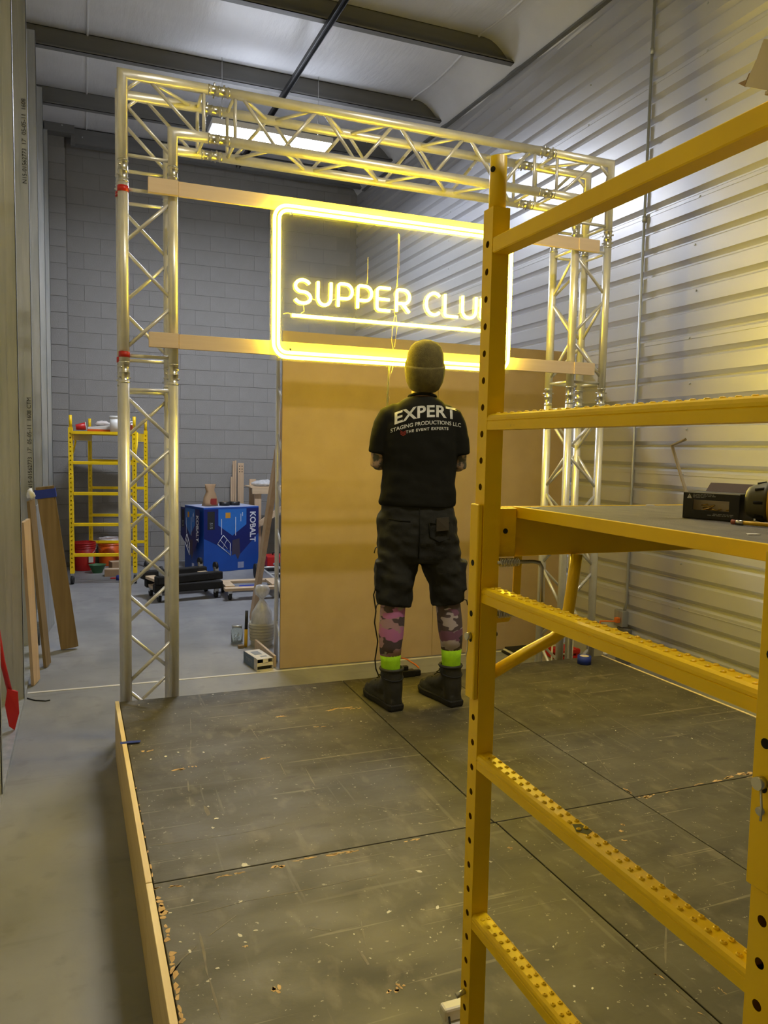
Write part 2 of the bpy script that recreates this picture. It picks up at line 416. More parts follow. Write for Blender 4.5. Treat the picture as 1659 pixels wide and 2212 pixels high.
# corrugated right wall: sheets with horizontal grooves, six grooves to a sheet
PITCH, ZT = 0.1517, 3.069
wr = struct('wall_right', bm_box(XW + 0.035, XW + 0.065, YN, YB, 0, 5.4), M['purlin'])
def wall_top(y): return 4.845 + 0.0393 * y
z_edge = ZT + PITCH * 12 + 0.06
edges = []
k0 = math.floor((0 - ZT) / PITCH)
gro = [ZT + PITCH * k for k in range(k0, 16)]
zlist = [max(0.0, gro[0] - 0.08)] if gro[0] > 0 else [0.0]
def groove_profile(za, zb):
    pts = [(0.0, za)]
    for g in gro:
        if g - 0.045 > za and g + 0.02 < zb:
            pts += [(0.0, g - 0.044), (0.032, g - 0.026), (0.032, g - 0.016), (0.0, g + 0.012)]
    pts.append((0.0, zb)); return pts
bounds = [0.0] + [gro[i] + 0.085 for i in range(4, len(gro), 6)]
bounds = [b for b in bounds if b < 5.2] + [5.3]
for i in range(len(bounds) - 1):
    pr = groove_profile(bounds[i], bounds[i + 1])
    bm = bmesh.new()
    A = [bm.verts.new((XW + x, YN, z)) for x, z in pr]; B = [bm.verts.new((XW + x, YB, z)) for x, z in pr]
    for j in range(len(pr) - 1): bm.faces.new((A[j], A[j + 1], B[j + 1], B[j]))
    # lap lip along the lower edge of each sheet
    if i: bm_box(XW - 0.0025, XW, YN, YB, bounds[i] - 0.001, bounds[i] + 0.003, bm=bm)
    part('wall_panel', bm, M['wallpanel'], wr)
sm = mesh_of('screw', bm_lathe((0, 0, 0), [(0.007, -0.002), (0.007, 0.003), (0.003, 0.006)], 8)); sm.materials.append(M['galv'])
qx = Vector((0, 0, 1)).rotation_difference(Vector((-1, 0, 0)))
for y in (3.05, 4.1, 5.35, 6.6, 7.85):
    for g in gro[3::2]:
        if 0.6 < g < wall_top(y) - 0.15: inst('screw', sm, wr, (XW - 0.001, y + random.uniform(-.02, .02), g - 0.06), qx)
# back wall of painted block
wb = struct('wall_back', bm_box(-0.9, XW + 0.05, YB + 0.003, YB + 0.2, 0, 5.6), M['mortar'])
BW, BH = 0.4064, 0.2038
bk = mesh_of('block', bm_box(-BW / 2 + 0.003, BW / 2 - 0.003, -0.0, 0.05, 0.003, BH - 0.003, 0.0025)); bk.materials.append(M['block'])
hk = mesh_of('half_block', bm_box(-BW / 4 + 0.003, BW / 4 - 0.003, 0, 0.05, 0.003, BH - 0.003, 0.0025)); hk.materials.append(M['block'])
for r in range(27):
    off = (r % 2) * BW / 2
    x = -0.17 + (BW / 4 if off else BW / 2)
    if off: inst('half_block', hk, wb, (x, YB - 0.002 + random.uniform(-.001, .001), r * BH)); x += BW * 0.75
    while x < XW - BW / 4:
        inst('block', bk, wb, (x, YB - 0.002 + random.uniform(-.0015, .0015), r * BH)); x += BW
wp = struct('wall_pier', bm_box(-0.44, -0.182, 10.768, YB + 0.02, 0, 5.5), M['mortar'])
pk = mesh_of('pier_block', bm_box(-0.126, 0.126, 0, 0.06, 0.005, BH - 0.005, 0.003)); pk.materials.append(M['block'])
for r in range(26): inst('pier_block', pk, wp, (-0.302, 10.76, r * BH))
# rear and left walls of the room
struct('wall_front', bm_box(-0.9, XW + 0.05, YN - 0.1, YN, 0, 5.4), M['purlin'])
wl = struct('wall_left', bm_box(-0.64, -0.60, YN, YB, 0, 5.4), M['gyp'])
part('floor_track', bm_box(-0.52, -0.362, YN, 10.9, 0.0, 0.032, 0.002), M['galv'], wl)
def stud(y, hi):
    bm = bm_box(-0.515, -0.36, y, y + 0.003, 0.032, hi)
    bm_box(-0.3635, -0.36, y, y + 0.045, 0.032, hi, bm=bm); bm_box(-0.515, -0.5115, y, y + 0.045, 0.032, hi, bm=bm)
    bm_box(-0.375, -0.36, y + 0.042, y + 0.045, 0.032, hi, bm=bm)
    bm_box(-0.46, -0.452, y - 0.003, y, 0.032, hi, bm=bm); bm_box(-0.42, -0.412, y - 0.003, y, 0.032, hi, bm=bm)
    return bm
studs = []
for y in (3.75, 5.15, 6.54, 7.9, 9.22, 10.55):
    studs.append(part('stud', stud(y, roofz(y) + 0.06), M['galv'], wl))
# printing on the second stud, running up its face
t = text_bm("N15-01562773  17'  05-05-11  1608 CTM", 0.042, align='LEFT')
xform(t, frame((-0.385, 6.531, 1.25), (0, 0, 1), (-1, 0, 0)))
part('stencil', t, M['inkblack'], studs[2], 'black stencilled print running up the stud')
t = text_bm("N15-01562773  17'  05-05-11  1608", 0.042, align='LEFT')
xform(t, frame((-0.385, 6.531, 3.55), (0, 0, 1), (-1, 0, 0)))
part('stencil', t, M['inkblack'], studs[2], 'black stencilled print running up the stud')
# roof lining with a sag between purlins and a fold down to the right wall
PY = [-3.98, -2.45, -0.93, 0.57, 2.07, 3.57, 5.05, 6.55, 8.1, 9.55, 10.85]
def lin(x, y):
    z = roofz(y) + 0.205
    for a, b in zip(PY, PY[1:]):
        if a <= y <= b: z -= 0.05 * math.sin(math.pi * (y - a) / (b - a))
    if x > 3.45: z -= (x - 3.45) ** 2 * 2.3
    return z
bm = bmesh.new(); xs = [-0.6, 0.2, 1.0, 1.8, 2.6, 3.1, 3.3, 3.45, 3.52, 3.58, 3.64, 3.7, 3.75, 3.8]
ys = [YN + (YB - YN) * i / 160 for i in range(161)]
gv = [[bm.verts.new((x, y, lin(x, y))) for y in ys] for x in xs]
for i in range(len(xs) - 1):
    for j in range(len(ys) - 1):
        f = bm.faces.new((gv[i][j], gv[i + 1][j], gv[i + 1][j + 1], gv[i][j + 1])); f.smooth = True
ce = part('ceiling', bm, M['vinyl'], None); ce['kind'] = 'structure'
for x in (0.08, 3.40):
    bm = bmesh.new(); bm_tube([(x, y, lin(x, y) - 0.001) for y in ys[::2]], 0.012, 6, bm=bm)
    part('lining_seam', bm, M['vinyl'], ce)
def purlin(y):
    z = roofz(y)
    bm = bm_box(-0.55, 3.76, y, y + 0.006, z, z + 0.2)
    bm_box(-0.55, 3.76, y - 0.065, y, z, z + 0.005, bm=bm); bm_box(-0.55, 3.76, y, y + 0.065, z + 0.195, z + 0.2, bm=bm)
    bm_box(-0.55, 3.76, y - 0.065, y - 0.06, z, z + 0.02, bm=bm)
    return bm
for y in PY[:-1]: part('purlin', purlin(y), M['purlin'], ce)
bm = bm_box(-0.06, 3.76, 10.70, 10.72, 5.335, 5.53); bm_box(-0.06, 3.76, 10.70, 10.80, 5.33, 5.338, bm=bm); bm_box(-0.06, 3.76, 10.70, 10.80, 5.525, 5.53, bm=bm)
part('end_beam', bm, M['purlin'], ce)
bm = bm_box(-0.40, -0.06, 10.60, 10.755, 5.42, 5.57); bm_box(-0.10, -0.055, 10.66, 10.72, 5.30, 5.42, bm=bm)
part('beam_seat', bm, M['purlin'], ce)
part('lap_plate', bm_box(1.60, 1.72, 10.695, 10.70, 5.44, 5.50), M['red'], ce, 'dull red paint patch on the beam')
bolt = mesh_of('bolt', bm_lathe((0, 0, 0), [(0.010, 0), (0.010, 0.008), (0.004, 0.012)], 8)); bolt.materials.append(M['steel'])
qy = Vector((0, 0, 1)).rotation_difference(Vector((0, -1, 0)))
for x, y, z in [(-0.20, 10.60, 5.5), (0.03, 10.70, 5.43), (1.2, 10.70, 5.40), (2.1, 10.70, 5.40), (2.6, 10.70, 5.40), (3.1, 10.70, 5.40)]: inst('bolt', bolt, ce, (x, y, z), qy)
# rake angle where lining meets the corrugated wall
bm = bmesh.new()
r0 = [Vector((x, YN, wall_top(YN) + z)) for x, z in ((3.735, 0.0), (3.775, 0.0), (3.775, 0.16), (3.765, 0.16), (3.765, 0.02), (3.735, 0.02))]
r1 = [Vector((v.x, 10.65, v.z + 0.0393 * (10.65 - YN))) for v in r0]
bm_loft([r0, r1], bm, smooth=False)
part('rake_angle', bm, M['purlin'], ce)
# black rail under the purlins
bm = bmesh.new()
for dx in (-0.022, 0.022): bm_loft([[Vector((1.96 + dx + a, y, roofz(y) - 0.045 + b)) for a, b in ((-.003, 0), (.003, 0), (.003, .042), (-.003, .042))] for y in (-3.8, 10.6)], bm, smooth=False)
bm_loft([[Vector((1.96 + a, y, roofz(y) - 0.008 + b)) for a, b in ((-.022, 0), (.022, 0), (.022, .005), (-.022, .005))] for y in (-3.8, 10.6)], bm, smooth=False)
solo('ceiling_rail', bm, M['black'], 'black steel channel rail running under the roof purlins', 'rail')
# conduit and box on the corrugated wall
cb = thing('wall_conduit', 'thin grey vertical conduit with outlet box on corrugated wall', 'conduit', (3.765, 4.612, 0.42))
part('pipe', bm_tube([(3.765, 4.612, 5.0), (3.765, 4.612, 0.52), (3.765, 4.63, 0.45)], 0.0105, 8), M['galv'], cb)
for z in (1.98, 3.3, 4.45): part('clip', bm_tube([(3.765, 4.612, z - .02), (3.765, 4.612, z + .02)], 0.015, 8), M['galv'], cb)
part('outlet_box', bm_box(3.725, 3.779, 4.60, 4.70, 0.33, 0.45, 0.004), M['galv'], cb)
bm = bmesh.new(); bm_box(3.69, 3.725, 4.62, 4.655, 0.36, 0.40, 0.006, bm=bm); bm_tube([(3.70, 4.64, 0.37), (3.62, 4.72, 0.36), (3.60, 4.74, 0.24), (3.58, 4.80, 0.01), (3.52, 4.88, 0.008)], 0.006, 6, bm=bm)
solo('extension_cord', bm, M['orangecord'], 'orange extension cord plugged into the outlet box on the corrugated wall', 'cord')
# ceiling lamps
def lamp(y, z, x0, x1, m, label, strip=False):
    o = thing('ceiling_light', label, 'lamp', ((x0 + x1) / 2, y, z), 'high bay lamps')
    part('housing', bm_box(x0, x1, y - 0.16, y + 0.16, z, z + 0.06, 0.006), M['lampwhite'], o)
    if strip: part('diffuser', bm_box(x0 + .02, x1 - .02, y - .03, y + .03, z - .02, z - .001), m, o)
    for j in range(0 if strip else 3): part('diffuser', bm_box(x0 + 0.02, x1 - 0.02, y - 0.15 + j * 0.1, y - 0.06 + j * 0.1, z - 0.012, z - 0.001), m, o)
    for j in (() if strip else (-1, 1)): part('uplight', bm_box(x0 + 0.03, x1 - 0.03, y + j * .1 - .03, y + j * .1 + .03, z + .061, z + .066), M['uplight'], o)
    for x in (x0 + 0.12, x1 - 0.12): part('hanger_wire', bm_tube([(x, y, z + 0.058), (x, y, lin(x, y) + 0.0)], 0.003, 5), M['steel'], o)
lamp(8.0, 4.735, 1.20, 2.43, M['lamp'], 'lit white high bay lamp seen through the truss beam')
lamp(1.8, 4.50, 1.20, 2.43, M['lamp2'], 'lit white high bay lamp above the stage, nearer than the truss', True)
# white line across the floor
ln = struct('trim_floor_line', bm_box(-0.355, 3.70, 5.345, 5.370, 0.0005, 0.003), M['whiteline'])
#PART3
# ------------------------------------------------------------------ stage of six platforms
HS = 0.291
def xl(y): return 0.137 + (4.112 - y) * 0.0137       # the left edge runs very slightly askew
YS, YJ, YE = 4.112, 2.335, 0.50
cols_far = [(xl(YS), xl(YJ)), (1.372, 1.366), (1.985, 1.99), (3.172, 3.205)]
cols_near = [(xl(YJ), xl(YE)), (1.372, 1.400), (1.985, 1.99), (3.205, 3.235)]
def platform(y0, y1, a, b, label, left, right=False):
    (xa1, xa0), (xb1, xb0) = a, b
    o = thing('stage_platform', label, 'platform', ((xa0 + xb0) / 2, (y0 + y1) / 2, 0), 'stage platforms')
    g = 0.0025
    if left: xa0 += 0.020; xa1 += 0.020
    poly = [(xa0 + g, y0 + g), (xb0 - g, y0 + g), (xb1 - g, y1 - g), (xa1 + g, y1 - g)]
    part('deck', bm_prism(poly, HS - 0.019, HS, bev=0.0015), M['deck'], o)
    q = 0.02
    ins = [(poly[0][0] + q, poly[0][1] + q), (poly[1][0] - q, poly[1][1] + q), (poly[2][0] - q, poly[2][1] - q), (poly[3][0] + q, poly[3][1] - q)]
    for i in range(4):
        p, r = Vector((*ins[i], 0)), Vector((*ins[(i + 1) % 4], 0))
        d = (r - p).normalized(); n_ = Vector((-d.y, d.x, 0)) * 0.03
        part('frame_rail', bm_prism([(p + d * .001).to_2d(), (r - d * .031).to_2d(), (r - d * .031 + n_).to_2d(), (p + d * .001 + n_).to_2d()], 0.0, HS - 0.02), M['woodx'], o)
    if left:
        L0, L1 = xa0 - 0.020, xa1 - 0.020
        part('side_panel', bm_prism([(L0, y0 + g), (L0 + 0.018, y0 + g), (L1 + 0.018, y1 - g), (L1, y1 - g)], 0.002, HS - 0.001), M['ply'], o, 'pale plywood side panel')
        part('edge_strip', bm_prism([(L0 - .0005, y0 + g), (L0 + 0.0185, y0 + g), (L1 + 0.0185, y1 - g), (L1 - .0005, y1 - g)], HS - 0.001, HS + 0.006, bev=0.001), M['plyedge'], o, 'bright raw plywood edge')
    if right: part('edge_strip', bm_prism([(xb0 - g - .001, y0 + g), (xb0 + .008, y0 + g), (xb1 + .008, y1 - g), (xb1 - g - .001, y1 - g)], HS - 0.03, HS + 0.003), M['plyedge'], o, 'pale raw plywood edge')
    return o
names = ['left', 'middle', 'right']
pf = {}
lab = {('f', 0): 'worn dark stage platform at the foot of the left truss column', ('f', 1): 'narrow dark stage platform under the right boot of the man, far row',
       ('f', 2): 'dark stage platform beside the corrugated wall with a blue tape roll on it', ('n', 0): 'scuffed dark stage platform nearest the camera with long plywood side panel',
       ('n', 1): 'narrow dark stage platform under the yellow scaffold post', ('n', 2): 'dark stage platform nearest the camera beside the corrugated wall'}
for i in range(3):
    pf['f', i] = platform(YJ, YS, cols_far[i], cols_far[i + 1], lab['f', i], i == 0, i == 2)
    pf['n', i] = platform(YE, YJ, cols_near[i], cols_near[i + 1], lab['n', i], i == 0, i == 2)
# chips, flecks and scraps worn into the decks (flat marks with a shape of their own)
def blot(cx, cy, sx, sy, ang, m, who, n=9, z=0.0006):
    bm = bmesh.new(); vs = []
    for j in range(n):
        a = 2 * math.pi * j / n; r = random.uniform(0.45, 1.0)
        x, y = sx * r * math.cos(a), sy * r * math.sin(a)
        vs.append(bm.verts.new((cx + x * math.cos(ang) - y * math.sin(ang), cy + x * math.sin(ang) + y * math.cos(ang), HS + z)))
    f = bm.faces.new(vs)
    if f.calc_center_median() and f.normal.z < 0: bmesh.ops.reverse_faces(bm, faces=[f])
    e = bmesh.ops.extrude_face_region(bm, geom=[f]); 
    for v in [g for g in e['geom'] if isinstance(g, bmesh.types.BMVert)]: v.co.z -= 0.0008
    for (rw, i), o in pf.items():
        y0, y1 = (YJ, YS) if rw == 'f' else (YE, YJ)
        cs = cols_far if rw == 'f' else cols_near
        if y0 <= cy <= y1 and min(cs[i]) <= cx <= max(cs[i + 1]): who = o; break
    else: return None
    lo_x, hi_x = (xl(cy) + 0.0205 if i == 0 else max(cs[i]) + 0.004), min(cs[i + 1]) - 0.004
    for v in bm.verts:
        v.co.x = min(max(v.co.x, lo_x), hi_x); v.co.y = min(max(v.co.y, y0 + 0.004), y1 - 0.004)
    return part('wear_mark', bm, m, who)
def blot_px(px, py, sx, sy, ang, m, who):
    p = onz(px, py, HS)
    if m is M['chip']:                                # splintered: a few ragged slivers side by side
        for k in range(4):
            t_ = random.uniform(-.8, .8)
            blot(p.x + t_ * sx * math.cos(ang) + random.uniform(-1, 1) * sy * .5, p.y + t_ * sx * math.sin(ang) + random.uniform(-1, 1) * sy * .6, sx * random.uniform(.25, .6), sy * random.uniform(.35, .9), ang + random.uniform(-.35, .35), m, who, 11)
        return
    return blot(p.x, p.y, sx * .85, sy * .85, ang, m, who)
P0, P1, P2, Q0, Q1, Q2 = pf['f', 0], pf['f', 1], pf['f', 2], pf['n', 0], pf['n', 1], pf['n', 2]
for px, py, sx, sy, a in [(318, 1622, .035, .010, .1), (400, 1660, .055, .010, .15), (415, 1655, .012, .012, 0), (598, 1549, .05, .008, .05), (740, 1530, .09, .012, .1), (770, 1530, .05, .008, .1), (690, 1570, .03, .006, 0), (575, 1637, .03, .006, .2),
                          (345, 1917, .05, .006, .05), (375, 1915, .035, .007, .05), (470, 1895, .04, .004, .03), (520, 1885, .02, .006, .03), (597, 1872, .03, .012, .1), (660, 1855, .05, .006, .05), (735, 1843, .05, .009, .03), (760, 1840, .03, .006, 0), (890, 1815, .03, .006, 0)]:
    blot_px(px, py, sx, sy, a, M['chip'], P0 if py < 1880 else Q0)
for px, py, s in [(468, 1768, .014), (460, 1788, .012), (440, 1625, .010), (385, 1625, .010), (358, 1634, .012), (530, 1870, .026), (325, 1640, .010), (450, 1742, .008), (780, 1558, .008), (760, 1556, .006), (300, 1523, .008), (320, 1520, .007), (460, 1500, .009), (680, 1486, .014), (575, 1480, .008), (310, 1538, .007)]:
    blot_px(px, py, s, s * .7, random.random() * 3, M['paintfleck'], P0)
for px, py, s in [(518, 2020, .014), (552, 2010, .009), (530, 2035, .008), (410, 2055, .010), (390, 2035, .007), (945, 1960, .014), (905, 1882, .016), (840, 1970, .014), (765, 2018, .006), (470, 2092, .008), (527, 2118, .006), (588, 2118, .006), (365, 1972, .010), (415, 1945, .010), (520, 1948, .010), (985, 2030, .006), (870, 2000, .006), (930, 2025, .006), (800, 2070, .006)]:
    blot_px(px, py, s, s * .6, random.random() * 3, M['paintfleck'], Q0)
for px, py, sx, sy in [(606, 2135, .022, .014), (850, 2140, .02, .010), (865, 2130, .012, .010), (530, 2045, .006, .006)]: blot_px(px, py, sx, sy, .2, M['chip'], Q0)
for y in [YJ - 0.08 - 0.021 * i for i in range(0, 80)]:      # splinters along the left rim
    if random.random() < 0.75: blot(xl(y) + 0.026 + random.uniform(0, .010), y, random.uniform(.006, .016), random.uniform(.008, .026), random.uniform(-.3, .3), M['chip'], Q0, 7)
for y in [YJ + 0.05 + 0.05 * i for i in range(0, 14)]:
    if random.random() < 0.5: blot(xl(y) + 0.023, y, .005, random.uniform(.006, .02), 0, M['chip'], P0, 6)
for px, py, sx, sy, a in [(1350, 1705, .03, .008, -1.3), (1368, 1715, .04, .010, -1.2), (1390, 1722, .02, .02, 0), (1410, 1718, .05, .008, .15), (1450, 1708, .06, .007, .12), (1500, 1697, .05, .006, .12), (1560, 1684, .06, .012, .1), (1610, 1672, .07, .016, .1), (1630, 1677, .05, .012, -.2)]:
    blot_px(px, py, sx, sy, a, M['chip'], P2)
for px, py, sx, sy, a in [(1345, 1782, .010, .008, 0), (1342, 1795, .012, .008, 0), (1350, 1815, .012, .006, 0), (1098, 1830, .02, .006, -1), (1105, 1800, .02, .010, -1), (1085, 1783, .02, .006, 0)]: blot_px(px, py, sx, sy, a, M['chip'], Q1)
for px, py, sx, sy, a in [(1560, 2140, .014, .003, 1.6), (1425, 2108, .02, .005, -1), (1480, 2150, .025, .006, -1), (1530, 2195, .03, .007, -1)]: blot_px(px, py, sx, sy, a, M['chip'], Q2)
for px, py, s in [(1265, 1648, .012), (1370, 1650, .007), (1330, 1578, .006), (1190, 1535, .006), (1255, 1558, .005), (1495, 1595, .008), (1455, 1637, .007)]: blot_px(px, py, s, s * .6, 1, M['paintfleck'], P2)
for px, py, s in [(1150, 1845, .008), (1240, 2130, .008), (1280, 2135, .007), (1313, 2178, .007), (1195, 2045, .006)]: blot_px(px, py, s, s * .6, 1, M['paintfleck'], Q1)
def scratch(pts, w_, m):
    P = [onz(px, py, HS) for px, py in pts]
    for a, b in zip(P, P[1:]):
        c_ = (a + b) / 2; L_ = (b - a).length / 2
        blot(c_.x, c_.y, L_ * 1.15, w_ * random.uniform(.6, 1.2), math.atan2(b.y - a.y, b.x - a.x), m, None, 8, .0004)
M['scuff'] = mat('pale scuff', (0.18, 0.155, 0.11), 0.7, c2=(0.13, 0.11, 0.078), scale=30)
for pts, w_ in [([(411, 1545), (413, 1590), (410, 1640)], .003), ([(405, 1680), (408, 1715), (412, 1745)], .004), ([(440, 1740), (455, 1765)], .012), ([(300, 1830), (400, 1818), (520, 1800), (640, 1775)], .0025), ([(650, 1745), (760, 1735), (900, 1755), (980, 1770)], .0025), ([(660, 1660), (685, 1705)], .004), ([(420, 1975), (540, 1945), (700, 1915), (830, 1885)], .0025), ([(340, 2120), (440, 2030), (520, 1970)], .003), ([(430, 2010), (450, 2110), (480, 2212)], .005), ([(650, 2000), (730, 2015)], .0025), ([(770, 2045), (800, 2090)], .006), ([(780, 1985), (790, 2050)], .003), ([(870, 1828), (940, 1838), (1000, 1825)], .002), ([(620, 1680), (600, 1640)], .002), ([(540, 1570), (560, 1600)], .003), ([(1000, 1612), (1150, 1580)], .003), ([(1230, 1490), (1300, 1540), (1400, 1600)], .0025), ([(1280, 1620), (1330, 1690)], .002), ([(1130, 1860), (1200, 1840), (1300, 1825)], .003), ([(1435, 1890), (1440, 1980), (1436, 2100)], .004)]:
    scratch(pts, w_, M['scuff'])
# blue tape over the left rim
bm = bmesh.new(); p = onz(270, 1607, HS); q = onz(302, 1604, HS)
bm_prism([(p.x - .02, p.y - .012), (q.x, q.y - .014), (q.x + .005, q.y + .010), (p.x - .02, p.y + .012)], HS + 0.0062, HS + 0.0072, bm=bm)
solo('masking_tape', bm, M['bluetape'], 'strip of blue masking tape stuck over the plywood rim', 'tape')

# ------------------------------------------------------------------ truss goal post
TX0, TX1, TY, TZ = 0.173, 3.135, 4.15, 3.46
CR, BR, S = 0.0255, 0.0095, 0.24
tr = thing('truss_gate', 'silver aluminium box truss gate standing behind the stage', 'truss', (1.65, 4.27, 0))
AL = M['alu']
def seg(a, b, axis, nz, ph):
    """straight box truss from a to b (centre line, Vectors) along 'z' or 'x'"""
    a, b = Vector(a), Vector(b); d = (b - a).normalized(); L = (b - a).length
    e1 = Vector((1, 0, 0)) if axis == 'z' else Vector((0, 0, 1)); e2 = Vector((0, 1, 0)); h = S / 2
    cor = {(i, j): e1 * (h * i) + e2 * (h * j) for i in (-1, 1) for j in (-1, 1)}
    for c in cor.values(): rod('chord', tr, a + c + d * 0.04, b + c - d * 0.04, CR, AL, 14)
    faces = [((-1, -1), (1, -1), 0), ((-1, 1), (1, 1), 1), ((-1, -1), (-1, 1), 0), ((1, -1), (1, 1), 1)]
    s0, s1 = 0.085, L - 0.085
    for c1, c2, fl in faces:
        C1, C2 = cor[c1], cor[c2]
        for s in (s0, s1): rod('rung', tr, a + C1 + d * s, a + C2 + d * s, BR, AL)
        st = (s1 - s0 - 0.03) / nz
        for k in range(nz):
            u0, u1 = s0 + 0.015 + st * k + 0.014, s0 + 0.015 + st * (k + 1) - 0.014
            p, q = (C1, C2) if (k + fl + ph) % 2 == 0 else (C2, C1)
            rod('brace', tr, a + p + d * u0, a + q + d * u1, BR, AL)
def joint(c, axis):
    c = Vector(c); d = Vector((0, 0, 1)) if axis == 'z' else Vector((1, 0, 0))
    e1 = Vector((1, 0, 0)) if axis == 'z' else Vector((0, 0, 1)); e2 = Vector((0, 1, 0))
    for i in (-1, 1):
        for j in (-1, 1):
            o = c + e1 * (S / 2 * i) + e2 * (S / 2 * j)
            bm = bm_tube([o - d * 0.055, o - d * 0.048, o - d * 0.046, o - d * 0.004, o - d * 0.002, o + d * 0.002, o + d * 0.004, o + d * 0.046, o + d * 0.048, o + d * 0.055], [CR + .0005, CR + .003, CR - .001, CR - .001, CR + .002, CR + .002, CR - .001, CR - .001, CR + .003, CR + .0005], 14)
            cp = part('coupler', bm, M['steel'], tr)
            for s in (-0.024, 0.024):
                dd = (e1 * i * 0.8 - e2 * 0.6) if s < 0 else (e1 * i * 0.6 + e2 * j * 0.8)
                dd.normalize()
                part('pin', bm_tube([o + d * s - dd * 0.036, o + d * s + dd * 0.036], 0.005, 6), M['steel'], cp)
ZJ1, ZJ2 = 1.985, 2.972
cxl, cxr, cyc, czb = TX0 + 0.145, TX1 - 0.145, TY + S / 2, TZ - 0.145
XJ1, XJ2 = TX0 + 0.495, TX1 - 0.495
for cx, ph in ((cxl, 0), (cxr, 1)):
    seg((cx, cyc, 0.0), (cx, cyc, ZJ1), 'z', 7, 1 - ph); seg((cx, cyc, ZJ1), (cx, cyc, ZJ2), 'z', 3, ph)
    joint((cx, cyc, ZJ1), 'z'); joint((cx, cyc, ZJ2), 'z')
    part('base_plate', bm_box(cx - 0.17, cx + 0.17, cyc - 0.148, cyc + 0.17, 0.0, 0.008), AL, tr)
seg((XJ1, cyc, czb), (XJ2, cyc, czb), 'x', 8, 1)
joint((XJ1, cyc, czb), 'x'); joint((XJ2, cyc, czb), 'x')
h = S / 2
for cx, sg in ((cxl, 1), (cxr, -1)):
    xj = XJ1 if sg == 1 else XJ2
    for j in (-1, 1):
        y = cyc + h * j
        xo, xi = cx - h * sg, cx + h * sg
        part('corner_chord', bm_tube([(xo, y, ZJ2 + .04), (xo, y, czb + h), (xj - .04 * sg, y, czb + h)], CR, 14), AL, tr)
        part('corner_chord', bm_tube([(xi, y, ZJ2 + .04), (xi, y, czb - h), (xj - .04 * sg, y, czb - h)], CR, 14), AL, tr)
        for p, q in [((xo, czb + h - .09), (xo + .10 * sg, czb + h)), ((xo + .12 * sg, czb + h), (xj - .10 * sg, czb - h)), ((xo, czb + h - .13), (xi, ZJ2 + .10)), ((xo, ZJ2 + .08), (xi, ZJ2 + .08)), ((xj - .075 * sg, czb + h), (xj - .075 * sg, czb - h))]:
            rod('brace', tr, (p[0], y, p[1]), (q[0], y, q[1]), BR, AL)
    for p in [(xo, ZJ2 + .08), (xi, ZJ2 + .08), (xj - .075 * sg, czb + h), (xj - .075 * sg, czb - h), (xi, czb - h)]:
        rod('rung', tr, (p[0], cyc - h, p[1]), (p[0], cyc + h, p[1]), BR, AL)
    rod('brace', tr, (xo + .1 * sg, cyc - h, czb + h), (xj - .10 * sg, cyc + h, czb + h), BR, AL)
    rod('brace', tr, (xo, cyc - h, czb + h - .05), (xo, cyc + h, ZJ2 + .1), BR, AL)
for z, yy in ((ZJ2 - 0.10, cyc - h), (ZJ1 + 0.075, cyc - h), (ZJ1 + 0.07, cyc + h), (ZJ2 - 0.06, cyc + h)):
    part('red_tape', bm_tube([(cxl - h, yy, z), (cxl - h, yy, z + 0.028)], CR + 0.0025, 14), M['red'], tr, 'band of red tape')
# wooden planks screwed across the front
def plank(z0, z1, label):
    o = thing('wood_plank', label, 'plank', (1.66, 4.115, z0), 'planks across the truss')
    part('board', bm_box(0.462, 3.01, 4.1005, 4.119, z0, z1, 0.0012), M['plank'], o)
    part('end_block', bm_box(0.314, 0.460, 4.094, 4.119, z0 + 0.001, z1 + 0.002, 0.0012), M['plank'], o)
    part('splice', bm_box(2.86, 3.012, 4.0935, 4.1005, z0 - .001, z1, 0.001), M['plank'], o)
plank(2.872, 2.944, 'pale wooden plank across the truss at the top of the neon sign')
plank(2.114, 2.188, 'pale wooden plank across the truss at the bottom of the neon sign')

# ------------------------------------------------------------------ neon sign
SX0, SX1, SZ0, SZ1, NY = 0.948, 2.376, 2.103, 2.893, 4.078
sg_ = thing('neon_sign', 'lit yellow neon sign reading SUPPER CLUB on clear acrylic', 'sign', (1.655, 4.09, SZ0))
part('acrylic_sheet', bm_box(SX0 - 0.02, SX1 + 0.02, 4.087, 4.092, SZ0 - 0.018, SZ1 + 0.018), M['acrylic'], sg_, 'clear acrylic sheet')
NR = 0.0085
def rrect(x0, x1, z0, z1, r):
    pts = []
    for cx, cz, a0 in ((x1 - r, z1 - r, 0), (x0 + r, z1 - r, 90), (x0 + r, z0 + r, 180), (x1 - r, z0 + r, 270)):
        for k in range(7):
            a = R(a0 + 15 * k); pts.append((cx + r * math.cos(a), NY, cz + r * math.sin(a)))
    return pts
def backing(pts, closed=False):
    # opaque channel between a tube and the acrylic: the tube shines forwards and sideways only
    bm = bmesh.new(); k = len(pts); rr_ = []
    for i in range(k):
        a = Vector(pts[i - 1]) if (i or closed) else Vector(pts[0]); b = Vector(pts[(i + 1) % k]) if (i < k - 1 or closed) else Vector(pts[-1])
        t = (b - a).normalized(); n_ = Vector((t.z, 0, -t.x)) * 0.0062; p = Vector(pts[i])
        rr_.append([Vector((p.x, NY + .0072, p.z)) + n_ * s_ + Vector((0, d_, 0)) for s_, d_ in ((-1, 0), (1, 0), (1, .0016), (-1, .0016))])
    if closed: rr_.append(rr_[0])
    return bm_loft(rr_, bm, caps=not closed, smooth=False)
for q_, r_ in ((0, .072), (.026, .046)): part('tube_channel', backing(rrect(SX0 + q_, SX1 - q_, SZ0 + q_, SZ1 - q_, r_), True), M['white'], sg_)
part('tube_channel', backing([(1.047, NY, 2.327), (2.268, NY, 2.327)]), M['white'], sg_)
